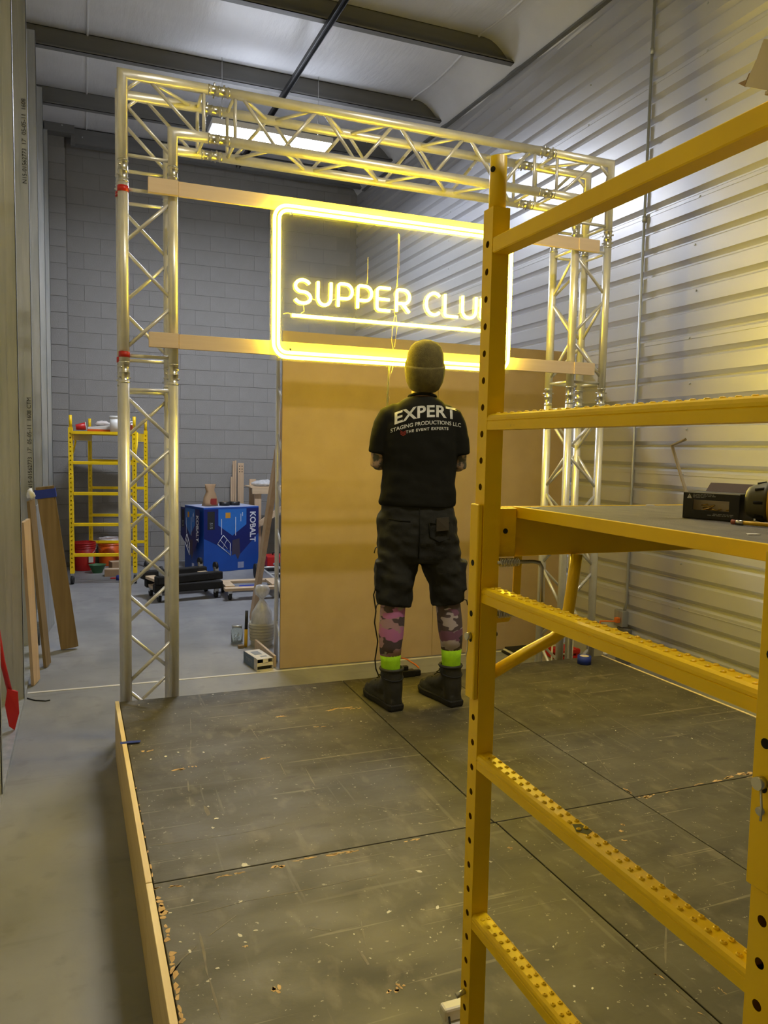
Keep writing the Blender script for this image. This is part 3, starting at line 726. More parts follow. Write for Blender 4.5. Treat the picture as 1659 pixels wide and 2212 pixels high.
part('border_tube', bm_tube(rrect(SX0, SX1, SZ0, SZ1, 0.072), NR, 8, closed=True), M['neon'], sg_, 'outer glowing border tube')
part('border_tube', bm_tube(rrect(SX0 + .026, SX1 - .026, SZ0 + .026, SZ1 - .026, 0.046), NR, 8, closed=True), M['neon'], sg_, 'inner glowing border tube')
part('underline_tube', bm_tube([(1.047, NY, 2.327), (2.268, NY, 2.327)], NR, 8), M['neon'], sg_)
def arc(cx, cy, rx, ry, a0, a1, n=10):
    return [(cx + rx * math.cos(R(a0 + (a1 - a0) * i / n)), cy + ry * math.sin(R(a0 + (a1 - a0) * i / n))) for i in range(n + 1)]
GL = {
 'S': [arc(.36, .74, .34, .26, 25, 250, 10) + arc(.36, .25, .36, .25, 75, -160, 12)],
 'U': [[(0, 1)] + arc(.36, .34, .36, .34, 180, 360, 12) + [(.72, 1)]],
 'P': [[(0, 0), (0, .84)] + arc(.14, .86, .14, .14, 180, 90, 4)[1:] + arc(.38, .68, .32, .32, 90, -90, 10) + [(.03, .36)]],
 'E': [[(.62, 1), (.16, 1)] + arc(.16, .84, .16, .16, 90, 180, 4)[1:] + arc(.16, .16, .16, .16, 180, 270, 4) + [(.62, 0)], [(.03, .5), (.58, .5)]],
 'R': [[(0, 0), (0, .84)] + arc(.14, .86, .14, .14, 180, 90, 4)[1:] + arc(.38, .69, .31, .31, 90, -90, 10) + [(.03, .38)], [(.34, .36), (.68, 0)]],
 'C': [arc(.42, .5, .42, .5, 48, 312, 14)],
 'L': [[(0, 1), (0, .12)] + arc(.12, .12, .12, .12, 180, 270, 3)[1:] + [(.6, 0)]],
 'B': [[(.03, .53), (.36, .53)] + arc(.36, .765, .24, .235, -90, 90, 8) + [(.12, 1), (0, .9), (0, .1), (.12, 0)] + arc(.38, .265, .30, .265, -90, 90, 8)]}
LZ, LH = 2.3945, 0.122
def lx(px): return ony(px, 640, NY).x
for ch, a, b in [('S', 637, 671), ('U', 687, 715), ('P', 731, 761), ('P', 773, 803), ('E', 814.5, 843), ('R', 857, 885), ('C', 921, 950), ('L', 962, 990), ('U', 1000, 1029), ('B', 1040, 1068)]:
    x0, x1 = lx(a), lx(b)
    wmax = max(p[0] for st in GL[ch] for p in st)
    bm = bmesh.new()
    for st in GL[ch]: bm_tube([(x0 + (x1 - x0) * p[0] / wmax, NY, LZ + LH * p[1]) for p in st], NR * 0.95, 7, bm=bm)
    for st in GL[ch]: part('tube_channel', backing([(x0 + (x1 - x0) * p[0] / wmax, NY, LZ + LH * p[1]) for p in st]), M['white'], sg_)
    part('letter_tube', bm, M['neon'], sg_, 'glowing letter ' + ch)
def wirepx(pts, y=4.10, r=0.0016): return bm_tube([ony(px, py, y) for px, py in pts], r, 5)
for pts in [[(795, 556), (794, 600), (793, 612)], [(861, 505), (860, 560), (858, 620)], [(863, 507), (862, 580), (853, 640), (852, 680)], [(853, 680), (848, 708), (846, 735), (850, 756)], [(855, 680), (858, 705), (852, 750)],
            [(655, 655), (657, 672), (650, 677)], [(612, 678), (622, 676), (634, 679)], [(672, 645), (680, 648), (688, 645)], [(716, 650), (723, 646), (730, 650)], [(762, 637), (770, 638)], [(803, 640), (812, 641)], [(843, 668), (850, 669), (857, 667)], [(950, 669), (956, 672), (962, 670)], [(990, 677), (1000, 676)], [(1028, 676), (1036, 681)]]:
    part('lead_wire', wirepx(pts, 4.0835), M['wire'], sg_)
for x in (SX0 + .09, SX1 - .09):
    for z in (2.145, 2.905 - .05): part('stand_off', bm_tube([(x, 4.074, z), (x, 4.1000, z)], 0.007, 8), M['steel'], sg_)
part('hanging_lead', wirepx([(852, 775), (847, 800), (838, 825), (836, 850), (841, 858), (838, 880)], 4.086, 0.0022), M['wire'], sg_)
part('hanging_lead', wirepx([(845, 776), (841, 803), (840, 830), (838, 868)], 4.086, 0.0022), M['wire'], sg_)
# ------------------------------------------------------------------ board panels on end, with braces
def mdf(x0, x1, label):
    o = thing('fibre_board', label, 'board', ((x0 + x1) / 2, 5.41, 0), 'boards standing behind the sign')
    part('sheet', bm_box(x0, x1, 5.400, 5.416, 0.003, 2.441, 0.001), M['mdf'], o)
    part('cut_edge', bm_box(x0 - 0.0006, x0 - 0.0001, 5.4003, 5.4157, 0.004, 2.44), M['mdfedge'], o)
mdf(1.322, 2.541, 'tan fibre board on end behind the man, left of two')
mdf(2.544, 3.763, 'tan fibre board on end behind the man, right of two against the wall')
fr = thing('board_stand', 'slim silver ladder frame upright behind the left edge of the boards', 'frame', (1.30, 5.5, 0))
for y in (5.440, 5.62): rod('upright', fr, (1.343, y, 0.002), (1.343, y, 2.30), 0.017, AL, 10)
for z in [0.15 + 0.35 * i for i in range(6)]: rod('cross_bar', fr, (1.343, 5.44, z), (1.343, 5.62, z + 0.17), 0.008, AL, 8)
sl = bmesh.new(); a = Vector((1.432, 6.93, 0.0)); b = Vector((1.42, 5.50, 2.26))
d = (b - a).normalized(); u = Vector((1, 0, 0)); u = (u - d * u.dot(d)).normalized(); v = d.cross(u)
bm_loft([[p + u * i * 0.02 + v * j * 0.045 for i, j in ((-1, -1), (1, -1), (1, 1), (-1, 1))] for p in (a + Vector((0, 0, .02)), b)], sl, smooth=False)
solo('leaning_batten', sl, M['woodz'], 'long wooden batten leaning against the back of the tan boards', 'batten')
#PART4
# ------------------------------------------------------------------ yellow scaffold in the foreground
YEL = M['yellow']
def bm_post(x0, y0, z0, z1, holes, w=0.037, r=0.0066, side=-1):
    """square tube with a row of real holes in one face (side -1: the -X face, 'y': the -Y face)"""
    bm = bmesh.new(); n = 16
    x1, y1 = x0 + w, y0 + w
    def quad(*p): bm.faces.new([bm.verts.new(q) for q in p])
    def cellwall(org, e, zs):
        P = lambda s, z: Vector((org[0] + e[0] * s, org[1] + e[1] * s, z))
        zc = z0
        hs = [z for z in zs if z0 + 0.012 < z < z1 - 0.012]
        for z in hs:
            a, b = z - 0.012, z + 0.012
            quad(P(0, zc), P(w, zc), P(w, a), P(0, a))
            ci, ou = [], []
            for k in range(n):
                an = 2 * math.pi * k / n; c, s = math.cos(an), math.sin(an)
                ci.append(bm.verts.new(P(w / 2 + r * c, z + r * s)))
                f = min((w / 2) / max(abs(c), 1e-6), 0.012 / max(abs(s), 1e-6))
                ou.append(bm.verts.new(P(w / 2 + f * c, z + f * s)))
            for k in range(n): bm.faces.new((ou[k], ou[(k + 1) % n], ci[(k + 1) % n], ci[k]))
            for sx, sz in ((0, a), (w, a), (w, b), (0, b)):
                cv = P(sx, sz); near = sorted(ou, key=lambda v: (v.co - cv).length)[:2]
                bm.faces.new((bm.verts.new(cv), near[0], near[1]))
            zc = b
        quad(P(0, zc), P(w, zc), P(w, z1), P(0, z1))
    if side == -1:
        cellwall((x0, y0), (0, 1), holes); quad((x0, y0, z0), (x1, y0, z0), (x1, y0, z1), (x0, y0, z1))
    else:
        cellwall((x0, y0), (1, 0), holes); quad((x0, y0, z0), (x0, y1, z0), (x0, y1, z1), (x0, y0, z1))
    quad((x1, y0, z0), (x1, y1, z0), (x1, y1, z1), (x1, y0, z1)); quad((x0, y1, z0), (x1, y1, z0), (x1, y1, z1), (x0, y1, z1))
    quad((x0, y0, z1), (x1, y0, z1), (x1, y1, z1), (x0, y1, z1)); quad((x0, y0, z0), (x0, y1, z0), (x1, y1, z0), (x1, y0, z0))
    bmesh.ops.remove_doubles(bm, verts=bm.verts, dist=0.0002)
    return bm
XA, YA, YBp = 0.7335, 1.333, 0.615
sc = thing('platform_scaffold', 'large yellow steel scaffold with a work platform standing on the stage', 'scaffold', (0.747, 0.98, HS))
hz0 = onx(1020.5, 1603, XA).z
hp = (onx(1020.5, 1603, XA).z - onx(1015, 1816, XA).z) / 4
holes = [hz0 + hp * k for k in range(-14, 20)]
ZTOP = 2.094
def end_frame(x, detail=True):
    for y in (YA, YBp):
        po = part('post', bm_post(x, y, HS + 0.001, ZTOP, [h for h in holes if not (0.98 < h - 0 < 0.0)]), YEL, sc)
        bm = bm_tube([(x + .0185, y + .0185, ZTOP - 0.001), (x + .0185, y + .0185, ZTOP + 0.098)], 0.0165, 16)
        part('spigot', bm, YEL, po)
        part('painted_spigot_hole', bm_tube([(x + .0022, y + .012, ZTOP + 0.072), (x + .008, y + .014, ZTOP + 0.072)], 0.0055, 10), M['dark'], po)  # solid dark disc, shade of the bore put into its colour
    y0, y1 = YBp + 0.037, YA
    for zt in (1.700, 1.358, 1.016, 0.676, 0.336):
        w_, h_ = 0.036, 0.031
        prof = [(0, 0), (w_, 0), (w_, h_ - .008), (w_ - .002, h_ - .003), (w_ - .007, h_), (.007, h_), (.002, h_ - .003), (0, h_ - .008), (0, h_ - .0125), (.0012, h_ - .0135), (0, h_ - .0145)]
        bm = bm_loft([[Vector((x + .0005 + a, yy, zt - h_ + b)) for a, b in prof] for yy in (y0, y1)], smooth=False)
        ru = part('rung', bm, YEL, sc)
        bm = bmesh.new(); k = y0 + 0.022
        while k < y1 - 0.01:
            for dx in (0.012, 0.026):
                bm_lathe((x + dx, k, zt), [(0.0048, -0.0004), (0.0042, 0.0014), (0.0028, 0.0024), (0.0019, 0.0020), (0.0017, -0.0003)], 8, bm=bm)
            k += 0.0254
        part('grip_nubs', bm, YEL, ru, kind='stuff')
    part('top_rail', bm_box(x + .0005, x + .0365, y0, y1, 2.006, 2.0355, 0.002), YEL, sc)
end_frame(XA); end_frame(XA + 1.84)
# platform
DX0, DX1, DZ = 0.816, 2.50, 1.515
part('deck_board', bm_box(DX0 + 0.006, DX1 - .006, 0.655, 1.360, DZ - 0.012, DZ), mat('grey anti slip deck', (0.085, 0.075, 0.06), 0.7, c2=(0.13, 0.115, 0.09), scale=14, stretch=(2, 1, 1), bump=0.5, bscale=260), sc, 'grey brown non slip deck board')
for x0 in (DX0, DX1 - .005): part('end_angle', bm_box(x0, x0 + 0.005, 0.652, 1.362, DZ - 0.021, DZ + 0.002, 0.001), YEL, sc)
for y0 in (1.363, 0.636):
    r_ = part('side_rail', bm_box(0.772, DX1 + .06, y0, y0 + 0.006, 1.413, DZ + 0.001, 0.001), YEL, sc)
    part('end_plate', bm_box(XA + .0375, 0.814, y0 - .020, y0 - .0005, 1.416, DZ - .001, 0.001), YEL, r_)
    part('painted_plate_hole', bm_tube([(0.789, y0 - .0207, 1.468), (0.789, y0 - .0200, 1.468)], 0.0055, 12), M['dark'], r_)  # dark disc laid on the plate, painted shade instead of a bore
    br = part('bent_brace', bm_tube([(0.968, y0 - .012, 1.414), (0.962, y0 - .012, 1.36), (0.954, y0 - .012, 1.30), (0.948, y0 - .012, 1.270), (0.936, y0 - .012, 1.248), (0.915, y0 - .012, 1.236), (0.854, y0 - .012, 1.212), (0.767, y0 - .012, 1.172)], 0.0125, 12), YEL, sc)
    part('lock_strap', bm_loft([[Vector((cx + i * .0085 * a, y0 - .014 + j * .002, cz + i * .0085 * b)) for i, j in ((-1, -1), (1, -1), (1, 1), (-1, 1))] for cx, cz, a, b in ((.824, 1.415, 1, 0), (.822, 1.315, 1, 0), (.820, 1.298, .7, .7), (.806, 1.290, 0, 1), (.767, 1.288, 0, 1))], smooth=False), YEL, sc)
    part('lock_rod', bm_tube([(.767, y0 - .028, 1.406), (.852, y0 - .028, 1.405), (.866, y0 - .028, 1.402), (.873, y0 - .028, 1.392), (.874, y0 - .028, 1.30)], 0.0042, 8), M['steel'], sc)
    for z in (1.406, 1.302):
        hx = [(0.772 + 0.045 * i / 84, y0 - .028 + .0075 * math.cos(i * math.pi / 3.5), z + .0075 * math.sin(i * math.pi / 3.5)) for i in range(85)]
        part('spring', bm_tube(hx, 0.0019, 5), M['steel'], sc)
    yb = YA if y0 > 1 else YBp
    bk_ = part('post_bracket', bm_box(XA - .0115, XA - .0005, yb + .002, yb + .036, 1.128, 1.523, 0.002), YEL, sc)
    for z in (1.405, 1.302, 1.25): part('painted_bracket_hole', bm_tube([(XA - .0120, yb + .019, z), (XA - .0110, yb + .019, z)], 0.0062, 12), M['dark'], bk_)  # bracket is not pierced, dark discs paint the shaded openings
    part('bracket_pin', bm_tube([(XA - .022, yb + .019, 1.256), (XA - .0116, yb + .019, 1.256)], 0.0075, 12), M['steel'], bk_)
    part('pin_ring', bm_tube([(XA - .02, yb + .014, 1.252), (XA - .024, yb + .008, 1.232), (XA - .029, yb + .004, 1.22)], 0.0014, 5), M['steel'], bk_)
    part('pin_end', bm_tube([(XA + .0372, yb + .019, 1.256), (XA + .048, yb + .019, 1.256)], 0.005, 8), M['black'], bk_)
part('locking_pin', bm_tube([(XA - .02, YA + .019, 0.490), (XA, YA + .019, 0.496)], 0.0055, 8), M['steel'], sc)
part('locking_pin', bm_tube([(XA - .016, YBp + .019, 1.222), (XA, YBp + .019, 1.224)], 0.005, 8), M['steel'], sc)
part('paint_scar', bm_prism([(XA + .004, 1.0), (XA + .016, .985), (XA + .03, .992), (XA + .026, 1.018), (XA + .012, 1.022)], 1.0161, 1.0164), M['inkblack'], sc)
# cream cardboard flap stuck over the near end of the top rail
def slab(pts, ex, t, m, name, label, cat):
    ex = Vector(ex).normalized() * t; bm = bmesh.new()
    bm_loft([[Vector(p) for p in pts], [Vector(p) + ex for p in pts]], bm, smooth=False)
    return solo(name, bm, m, label, cat)
cf = thing('cardboard_flap', 'torn cream cardboard flap hooked over the top rail of the scaffold', 'cardboard', (0.73, 0.68, 2.036))
P = [onx(px, py, 0.722) for px, py in ((1608, 186), (1634, 128), (1650, 84), (1720, 90), (1720, 205), (1659, 196))]
bm = bmesh.new(); bm_loft([P, [p + Vector((0.004, 0, 0)) for p in P]], bm, smooth=False)
bm_box(0.722, 0.768, 0.656, 0.690, 2.036, 2.0395, bm=bm)
part('sheet', bm, M['cream'], cf)
P = [onx(px, py, 0.7215) for px, py in ((1594, 180), (1612, 172), (1618, 158), (1608, 187))]
bm = bmesh.new(); bm_loft([P, [p + Vector((0.003, 0, 0)) for p in P]], bm, smooth=False)
part('torn_corner', bm, M['creamedge'], cf)
# screw box on the platform
O = onz(1474, 1118, DZ + 0.0005); EX = Vector((.372, -.928, 0)); EY = Vector((.928, .372, 0)); EZ = Vector((0, 0, 1))
FB = frame(O, EX, EY)
sb = thing('screw_box', 'black cardboard screw box with window and raised flap on the platform', 'box', O)
bl, bd, bh = 0.100, 0.062, 0.047
def fpart(name, bm, m, parent, label=None, F=FB): return part(name, xform(bm, F), m, parent, label)
bm = bm_box(0, bl, 0.058, bd, 0, bh); bm_box(0, 0.0015, 0, bd, 0, bh, bm=bm); bm_box(bl - .0015, bl, 0, bd, 0, bh, bm=bm); bm_box(0, bl, 0, bd, 0, 0.0015, bm=bm)
bm_box(0, bl, 0, 0.0015, 0, 0.016, bm=bm); bm_box(0, bl, 0, 0.0015, 0.034, bh, bm=bm); bm_box(0, 0.018, 0, 0.0015, 0.016, 0.034, bm=bm); bm_box(0.082, bl, 0, 0.0015, 0.016, 0.034, bm=bm)
bm_box(0.004, bl, 0.012, bd, bh - .0015, bh, bm=bm)
fpart('carton', bm, M['black'], sb)
fpart('pale_rim', bm_box(-.0005, bl, -.0008, -.0001, bh - .001, bh + .0005), M['inkwhite'], sb)
fpart('lining', bm_box(0.004, bl - .004, 0.022, 0.023, 0.002, 0.044), M['cream'], sb)
bm = bmesh.new(); bm_loft([[Vector((0.001 + .006 * i, y, bh)) for i, y in ((0, 0), (0, 0.010), (.3, .010), (.3, 0))], [Vector((-.030 + .006 * i, y, bh + .082)) for i, y in ((0, 0), (0, 0.010), (.3, .010), (.3, 0))]], bm, smooth=False)
bm_loft([[Vector((-.030, 0.0, bh + .081)), Vector((-.030, 0.012, bh + .081)), Vector((-.030, .012, bh + .083)), Vector((-.030, 0, bh + .083))], [Vector((-.006, 0.0, bh + .092)), Vector((-.006, 0.014, bh + .092)), Vector((-.006, .014, bh + .094)), Vector((-.002, 0, bh + .096))]], bm, smooth=False)
fpart('raised_flap', bm, M['cream'], sb, 'cream open flap standing up')
bm = bmesh.new(); bm_loft([[Vector((x, 0.060 + .03 * t, bh - .002 + .016 * t)) for x in (0.012 - .004 * t, 0.1 + .008 * t)] + [Vector((x, 0.062 + .03 * t, bh - .001 + .016 * t)) for x in (0.1 + .008 * t, 0.012 - .004 * t)] for t in (0, 1)], bm, smooth=False)
fpart('rear_flap', bm, flat('dark brown card', (0.06, 0.03, 0.015), 0.8), sb, 'brown open flap behind')
for i in range(14):
    a = Vector((random.uniform(.02, .08), random.uniform(.006, .018), random.uniform(.014, .026))); b = a + Vector((random.uniform(-.02, .02), random.uniform(-.005, .005), random.uniform(-.006, .006)))
    b.y = min(max(b.y, .005), .019); fpart('screw', bm_tube([a, b], 0.0013, 5), M['gold'], sb)
tri = bmesh.new(); tri.faces.new([tri.verts.new(v) for v in ((.007, -.0006, .036), (.016, -.0006, .036), (.0115, -.0006, .0445))]); fpart('warning_mark', tri, M['inkwhite'], sb)
tt = text_bm('!', 0.007); xform(tt, frame((.0115, -.001, .0392), (1, 0, 0), (0, 0, 1))); fpart('warning_mark', tt, M['inkblack'], sb)
bm = bmesh.new()
for z, a, b in ((.0435, .018, .055), (.041, .018, .058), (.0385, .018, .040), (.0105, .055, .090), (.0080, .045, .090)):
    x = a
    while x < b:
        ww = random.uniform(.003, .008); bm_box(x, min(x + ww, b), -.0006, -.0002, z - .0007, z + .0007, bm=bm); x += ww + .0015
fpart('small_print', bm, M['inkdim'], sb)
# drill lying on its side
DO = O + EX * 0.106 + EY * 0.012 + EZ * 0.036
FD = frame(DO, (EX * 0.97 + EY * 0.2).normalized(), EZ)
dr = thing('power_drill', 'yellow and dark grey power drill lying on the platform beside the screw box', 'drill', (DO.x, DO.y, DZ))
def axial(prof, n=20): return bm_loft([[Vector((x, r * math.cos(2 * math.pi * j / n), r * math.sin(2 * math.pi * j / n))) for j in range(n)] for x, r in prof])
drab = mat('dark olive plastic', (0.09, 0.085, 0.04), 0.55, c2=(0.06, 0.055, 0.03), scale=20)
fpart('chuck', axial([(0, .018), (.003, .024), (.010, .028), (.030, .0335), (.036, .0335)]), drab, dr, F=FD)
fpart('collar', axial([(.036, .0345), (.037, .0352), (.051, .0352), (.052, .0345)]), M['drillyellow'], dr, F=FD)
fpart('body', axial([(.052, .0335), (.06, .034), (.14, .033), (.16, .026), (.165, .015)]), flat('grey drill body', (0.22, 0.19, 0.13), 0.5), dr, F=FD)
for k in range(8):
    a = k * math.pi / 4; cc = Vector((.023, .0318 * math.cos(a), .0318 * math.sin(a)))
    fpart('painted_grip_slot', bm_tube([cc - Vector((.007, .002 * math.cos(a), .002 * math.sin(a))), cc + Vector((.007, .0005 * math.cos(a), .0005 * math.sin(a)))], 0.0028, 6), M['dark'], dr, F=FD)  # dark rods paint the shade of slots that are not cut
fpart('handle', bm_loft([[Vector((.10 + .02 * a + .0002 * t, t * -.0, 0)) + Vector((0, -.008 + .010 * b, -.03 - t)) for a, b in ((-1, -1), (1, -1), (1, 1), (-1, 1))] for t in (0, .05, .11)], smooth=False), M['drillyellow'], dr, F=FD)
fpart('battery', bm_box(.07, .15, -.034, .022, -.19, -.13, .005), M['black'], dr, F=FD)
bm = axial([(.03, .025), (.05, .038), (.09, .040), (.12, .036)]); 
pe = thing('pencil', 'short red and yellow pencil lying under the drill', 'pencil', O)
PO = onz(1580, 1133, DZ); pd = (EX * 0.98 - EY * 0.05).normalized()
part('eraser', bm_tube([PO + EZ * .0045, PO + pd * .008 + EZ * .0045], .004, 10), flat('pink rubber', (0.35, 0.10, 0.07), 0.7), pe)
part('ferrule', bm_tube([PO + pd * .008 + EZ * .0045, PO + pd * .020 + EZ * .0045], .0042, 10), M['steel'], pe)
part('shaft', bm_tube([PO + pd * .020 + EZ * .0045, PO + pd * .075 + EZ * .0045], .0038, 6), M['drillyellow'], pe)
for px, py, n_ in ((1155, 1097, 'near its far corner'), (1403, 1092, 'along its far edge'), (1625, 1155, 'close to the drill')):
    p = onz(px, py, DZ); solo('paper_scrap', bm_prism([(p.x - .012, p.y - .004), (p.x + .008, p.y - .008), (p.x + .012, p.y + .004), (p.x - .004, p.y + .008)], DZ + .0003, DZ + .0012), M['white'], 'tiny white paper scrap on the scaffold platform ' + n_, 'paper')
# white adapter on the stage behind the near post
wc = thing('white_adapter', 'white plastic power adapter standing on the stage behind the scaffold post', 'adapter', onz(985, 2215, HS))
p = onz(985, 2260, HS)
part('adapter_body', bm_box(p.x - .012, p.x + .04, p.y - .015, p.y + .05, HS + .0005, HS + .042, .006), M['white'], wc)
part('adapter_top', bm_box(p.x - .02, p.x + .04, p.y + .02, p.y + .05, HS + .043, HS + .075, .006), M['white'], wc)
part('adapter_cord', bm_tube([(p.x - .01, p.y + .018, HS + .06), (p.x - .02, p.y - .02, HS + .03), (p.x - .05, p.y - .03, HS + .004), (p.x - .09, p.y - .1, HS + .004)], .0025, 5), M['black'], wc)
#PART5
# ------------------------------------------------------------------ the man on the stage, seen from behind
TH = R(-20); MC = Vector((1.605, 3.62, 0))
MU = Vector((math.cos(TH), math.sin(TH), 0)); MV = Vector((-math.sin(TH), math.cos(TH), 0))
def mw(u, v, z): return MC + MU * u + MV * v + Vector((0, 0, z))
def ring(u, v, z, a, b, n=28, p=2.3):
    out = []
    for j in range(n):
        t = 2 * math.pi * j / n; c, s = math.cos(t), math.sin(t)
        out.append(mw(u + a * math.copysign(abs(c) ** (2 / p), c), v + b * math.copysign(abs(s) ** (2 / p), s), z))
    return out
man = thing('person', 'person in black shirt, dark shorts and beanie standing on the stage, arms folded', 'person', (1.62, 3.62, HS))
ELB = {-1: (-.203, .012, 1.56), 1: (.200, .016, 1.56)}
SHO = {-1: (-.150, -.004, 1.778), 1: (.150, -.004, 1.778)}
legw = {-1: [Vector((1.468, 3.60, .34)), Vector((1.466, 3.60, .42)), Vector((1.462, 3.605, .62)), Vector((1.472, 3.61, .80)), Vector((1.50, 3.63, 1.0)), Vector((1.525, 3.65, 1.17))],
        1: [Vector((1.792, 3.56, .34)), Vector((1.792, 3.56, .42)), Vector((1.792, 3.565, .62)), Vector((1.772, 3.57, .80)), Vector((1.735, 3.58, 1.0)), Vector((1.70, 3.59, 1.17))]}
HD = Vector((0, 0, 0))
tilt = R(14)                                      # head tipped back
HC = mw(.018, .012, 1.925)
def hw(u, v, z):                                   # head frame: z up the tipped head, v towards the face
    v2 = v * math.cos(tilt) - z * math.sin(tilt); z2 = v * math.sin(tilt) + z * math.cos(tilt)
    return HC + MU * u + MV * v2 + Vector((0, 0, z2))
def hring(v, z, a, b, n=24):
    return [hw(a * math.cos(2 * math.pi * j / n), v + b * math.sin(2 * math.pi * j / n), z) for j in range(n)]
# --- body: one continuous skin
bm = bmesh.new()
bm_loft([ring(0, .0, 1.05, .165, .105), ring(0, 0, 1.18, .165, .11), ring(0, 0, 1.35, .150, .095), ring(0, 0, 1.55, .165, .105), ring(0, 0, 1.70, .175, .105), ring(0, 0, 1.80, .155, .085), ring(.005, 0, 1.86, .085, .065), ring(.01, .005, 1.90, .058, .058), ring(.014, .01, 1.97, .055, .058)], bm)
for s in (-1, 1):
    bm_tube(legw[s], [.036, .034, .050, .056, .080, .095], 16, bm=bm)
    bm_tube([mw(*SHO[s]), mw(SHO[s][0] + s * .028, 0, 1.69), mw(*ELB[s]), ], [.058, .050, .040], 14, bm=bm)
    hand = mw(-s * .02, .175, 1.60 + .03 * (s > 0)); e = mw(*ELB[s])
    mid = e.lerp(hand, .5) + MV * .03
    bm_tube([e, mid, hand], [.042, .038, .027], 14, bm=bm); bm_sphere(e, .043, bm=bm)
    # palm lies over the other arm; five fingers curl round it
    dirn = (-MU * s * .95 + Vector((0, 0, .12)) + MV * .05).normalized(); side = Vector((0, 0, 1)); nrm = MV
    pc = hand + dirn * .045
    bm_loft([[hand + dirn * t + side * (h * .036 * w_) + nrm * (k * .012) for h, k in ((-1, -1), (1, -1), (1, 1), (-1, 1))] for t, w_ in ((0, .75), (.03, 1), (.075, 1.05), (.09, 1))], bm)
    for i, (h, L) in enumerate(((.030, .066), (.010, .074), (-.010, .070), (-.029, .056))):
        b0 = hand + dirn * .08 + side * h
        bm_tube([b0, b0 + dirn * L * .45 + nrm * .004, b0 + dirn * L * .78 - nrm * .016, b0 + dirn * L * .85 - nrm * .034], [.0088, .0085, .0078, .0065], 8, bm=bm)
    tb = hand + dirn * .02 + side * .030
    bm_tube([tb, tb + dirn * .025 + side * .022, tb + dirn * .055 + side * .028 - nrm * .004], [.011, .010, .0075], 8, bm=bm)
# head: skull, jaw, nose, ears, brows
bm_loft([hring(.010, .02, .045, .050), hring(.018, .05, .062, .078), hring(.018, .09, .074, .092), hring(.012, .13, .077, .098), hring(.008, .17, .075, .095), hring(.004, .20, .062, .080), hring(0, .222, .035, .045)], bm)
bm_loft([hring(.075, .005, .024, .022, 12), hring(.070, .03, .040, .034, 12), hring(.065, .06, .05, .044, 12)], bm)
bm_tube([hw(0, .108, .125), hw(0, .122, .095), hw(0, .124, .082), hw(0, .108, .076)], [.009, .013, .015, .010], 10, bm=bm)
for s in (-1, 1):
    bm_sphere(hw(s * .080, .005, .105), .02, bm=bm, scale=(.45, .8, 1.25))
    bm_tube([hw(s * .016, .108, .133), hw(s * .05, .098, .134)], .007, 8, bm=bm)
bm_tube([hw(-.024, .100, .050), hw(0, .108, .049), hw(.024, .100, .050)], .007, 8, bm=bm)
body = part('body', remesh(bm, 0.006, 3), M['skin'], man)
for s in (-1, 1):
    part('eye', bm_sphere(hw(s * .032, .094, .118), .011, seg=12), M['white'], body); part('iris', bm_sphere(hw(s * .032, .1015, .119), .0055, seg=10), M['inkblack'], body)
# forearm ink below the left sleeve
for s in (-1, 1):
    e = mw(*ELB[s]); a = mw(SHO[s][0] + s * .046, .006, 1.645)
    hand = mw(-s * .02, .175, 1.60 + .03 * (s > 0)); mid = e.lerp(hand, .5) + MV * .03
    bm = bmesh.new(); bm_tube([a, e + Vector((0, 0, .012)), e.lerp(mid, .3), mid], [.0475, .0475, .045, .041], 16, bm=bm); bm_sphere(e, .0475, bm=bm)
    part('tattooed_arm', remesh(bm, 0.006, 2), M['tattoo'], man, 'tattooed arm below the sleeve')
# --- T-shirt
bm = bmesh.new()
bm_loft([ring(-.004, 0, 1.335, .196, .130), ring(-.004, 0, 1.36, .204, .136), ring(-.002, 0, 1.42, .196, .128), ring(0, 0, 1.52, .190, .124), ring(0, 0, 1.64, .200, .128), ring(0, 0, 1.72, .200, .124), ring(0, -.002, 1.79, .182, .108), ring(.002, -.004, 1.838, .142, .088), ring(.006, -.002, 1.872, .105, .076), ring(.010, .002, 1.893, .068, .066)], bm)
for s in (-1, 1):
    bm_tube([mw(SHO[s][0] - s * .09, 0, 1.812), mw(SHO[s][0] - s * .035, 0, 1.800), mw(*SHO[s]), mw(SHO[s][0] + s * .024, 0, 1.735), mw(SHO[s][0] + s * .042, .004, 1.675), mw(SHO[s][0] + s * .050, .008, 1.60)], [.045, .062, .070, .068, .066, .064], 18, bm=bm)
bm = remesh(bm, 0.007, 9)
for v in bm.verts:                                  # cloth folds, deeper towards the hem
    p = v.co; k = max(0.0, min(1.0, (1.62 - p.z) / 0.28))
    f = noise.noise(Vector((p.x * 7 + p.z * 3, p.y * 7, p.z * 16))) * 0.013 * k + noise.noise(Vector((p.x * 6 - 4, p.y * 6, p.z * 8 + p.x * 7))) * 0.008 + noise.noise(Vector((p.x * 14 + p.z * 9, p.y * 14, p.z * 26))) * 0.003
    c = mw(0, 0, p.z); d = (p - c); d.z = 0
    if d.length > .02: v.co += d.normalized() * f
bm.normal_update()
SHIRT = BVHTree.FromBMesh(bm)
shirt = part('t_shirt', bm, M['shirt'], man, 'black T-shirt with white print across the back')
part('collar', bm_tube([mw(.010 + .069 * math.cos(t), .002 + .067 * math.sin(t), 1.893 + .012 * math.sin(t + math.pi)) for t in [2 * math.pi * i / 24 for i in range(24)]], .0075, 8, closed=True), M['shirt'], shirt)
